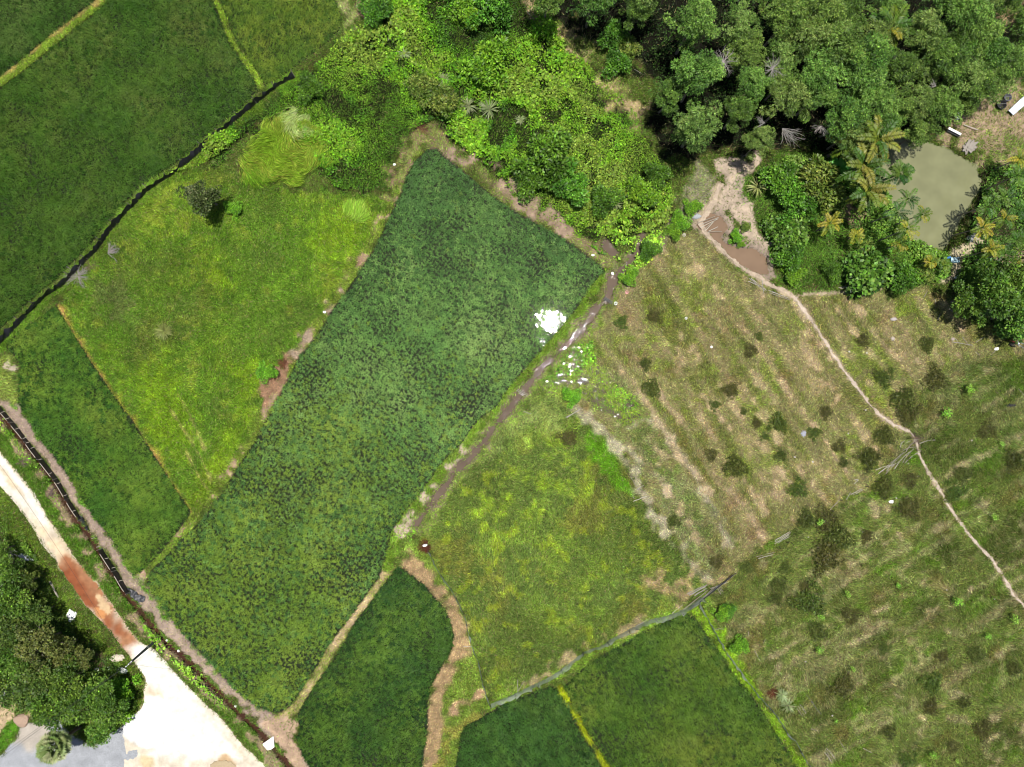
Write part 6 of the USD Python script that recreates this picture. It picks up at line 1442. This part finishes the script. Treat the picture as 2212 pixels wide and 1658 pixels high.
tub('bucket', (1330, 656), .2, .3, WHT, 'white bucket beside the upper footbridge', 'bucket')
tub('basin', (1354, 632), .2, .14, col(255, 190, 185, 1.2), 'small pink basin on the dry field near the stream', 'basin')
tub('basin', (1323, 591), .16, .14, WHT, 'small white basin on the stream bank near the field corner', 'basin')
tub('basin', (1478, 508), .19, .14, col(240, 235, 215, 1.2), 'small cream basin at the top of the dry field', 'basin')
tub('basin', (1482, 688), .15, .12, WHT, 'tiny white basin in the middle of the dry field', 'basin')
tub('basin', (1537, 750), .14, .12, WHT, 'tiny white basin beside the yellow-green weeds of the dry field', 'basin')
tub('tub', (2164, 226), .52, .45, (.02, .02, .022), 'round black tub on the sandy yard', 'tub')
tub('tub', (2177, 211), .42, .4, col(120, 122, 130), 'round grey tub above the black one on the sandy yard', 'tub')
# culvert slab, tarp, planks, shed parts
SL = Polygon(gp([(568, 1606), (592, 1589), (594, 1612), (588, 1617), (579, 1619)]))
m = trimesh.creation.extrude_polygon(SL, 0.14, engine='earcut')
tag(Geo().add(m.vertices + [0, 0, .12], m.faces, WHT * .95).build('culvert_slab', M_ANY), 'white concrete slab over the ditch at the lower end', 'slab')
g = sheet(poly([(2174, 242), (2184, 252), (2214, 226), (2240, 204), (2230, 192), (2204, 214)]), .15, lambda x, y: .35 + .04 * np.sin(x * 3 + y * 2) + .03 * look(N_SMALL, x, y), .02, 60)
g.c = [np.tile(lin(205, 220, 240) * .75, (len(q), 1)) for q in g.c]
tag(g.build('tarp', surf('tarp_look', None, .45, .4, 3, .01), smooth=True), 'bluish-white tarp spread at the right edge of the sandy yard', 'tarp')


def plank(name, a, b, w, th, c, label, cat, z=.15, group=None):
    A, B = G(*a, z), G(*b, z)
    L = float(np.linalg.norm((B - A)[:2]))
    v, f = box((L, w, th), (A + B) / 2 + [0, 0, max(float(level(*((A + B) / 2)[:2])), 0)], math.atan2(B[1] - A[1], B[0] - A[0]), .012)
    return tag(Geo().add(v, f, c).build(name, M_ANY), label, cat, group)


plank('plank', (2049, 277), (2076, 291), .28, .06, WHT, 'white plank along the upper edge of the pond', 'plank', .5)
plank('plank', (2047, 281), (2073, 294), .35, .05, (.03, .03, .03), 'black board under the white plank at the pond', 'board', .25)
plank('plank', (2034, 560), (2054, 556), .22, .05, lin(50, 120, 185) * .6, 'bright blue plank at the lower end of the pond', 'plank', .3)
plank('plank', (1990, 544), (2016, 544), .12, .05, col(200, 190, 165), 'pale thin plank along the lower pond edge', 'plank', .2)
plank('plank', (2082, 270), (2112, 281), .10, .05, col(210, 200, 185), 'thin pale bar on the sandy yard', 'plank', .2)
t = thing('crate', (*G(2063, 562, .3)[:2], .02), 'light blue crate beside the blue plank below the pond', 'crate')
for sx, sy, w, dd_ in ((0, .27, 1.0, .04), (0, -.27, 1.0, .04), (.5, 0, .04, .5), (-.5, 0, .04, .5)):
    v, f = box((w, dd_, .38), (sx, sy, .19), 0, .01); Geo().add(v, f, lin(150, 195, 215) * .7).build('side', M_ANY, t)
v, f = box((1.0, .5, .03), (0, 0, .36), 0, .008); Geo().add(v, f, lin(185, 215, 225) * .75).build('lid', M_ANY, t)
# hand tractor
p = G(2192, 739, .5)
t = thing('hand_tractor', (p[0], p[1], float(level(p[0], p[1]))), 'two-wheeled hand tractor with red engine box at the right edge', 'hand tractor', rz=-.55)
v, f = box((.62, .42, .42), (-.38, 0, .72), 0, .05); Geo().add(v, f, lin(190, 92, 70) * .6).build('engine_box', M_ANY, t)
v, f = box((.34, .30, .22), (-.05, 0, .62), 0, .04); Geo().add(v, f, (.05, .05, .055)).build('gearbox', M_ANY, t)
m = trimesh.creation.cylinder(.12, .3, sections=14); Geo().add(m.vertices @ np.array([[0, 0, 1], [0, 1, 0], [1, 0, 0.0]]) + [.25, .02, .75], m.faces, (.6, .62, .65)).build('fuel_tank', M_ANY, t, smooth=True)
for sy in (-.45, .45):
    tor = trimesh.creation.torus(.32, .05, major_sections=22, minor_sections=8)
    w = Geo().add(np.array(tor.vertices) @ np.array([[1, 0, 0], [0, 0, 1], [0, 1, 0.0]]) + [0, sy, .34], tor.faces, (.03, .03, .03))
    pr = w.build('wheel', M_ANY, t, smooth=True)
    sp = Geo()
    for a in np.arange(6) * TAU / 6:
        v, f = tube(np.array([[0, sy, .34], [.3 * math.cos(a), sy, .34 + .3 * math.sin(a)]]), .018, 4); sp.add(v, f, (.2, .2, .2))
    sp.build('spokes', M_ANY, pr)
v, f = tube(np.array([[0, -.45, .34], [0, .45, .34]]), .03, 6); Geo().add(v, f, (.1, .1, .1)).build('axle', M_ANY, t)
for sy in (-.16, .16):
    v, f = tube(np.array([[-.1, sy * .6, .6], [.6, sy, .82], [1.2, sy * 1.8, .95], [1.5, sy * 2, .93]]), np.array([.025, .025, .022, .03]), 6); Geo().add(v, f, lin(150, 160, 175) * .6).build('handlebar', M_ANY, t)
v, f = tube(np.array([[.2, 0, .5], [.7, 0, .25], [1.0, 0, .05]]), .03, 6); Geo().add(v, f, (.25, .25, .27)).build('drawbar', M_ANY, t)
# pale metal box at the left edge
p = G(4, 1500, 1.0)
t = thing('metal_box', (p[0], p[1], 0.0), 'pale grey metal box at the left edge above the sand', 'metal box', rz=-.9)
v, f = box((1.9, 1.1, .6), (0, 0, .45), 0, .08); Geo().add(v, f, lin(190, 192, 196) * .6).build('body', M_ANY, t)
v, f = box((1.7, .9, .05), (0, 0, .78), 0, .02); Geo().add(v, f, lin(225, 226, 230) * .7).build('lid', M_ANY, t)
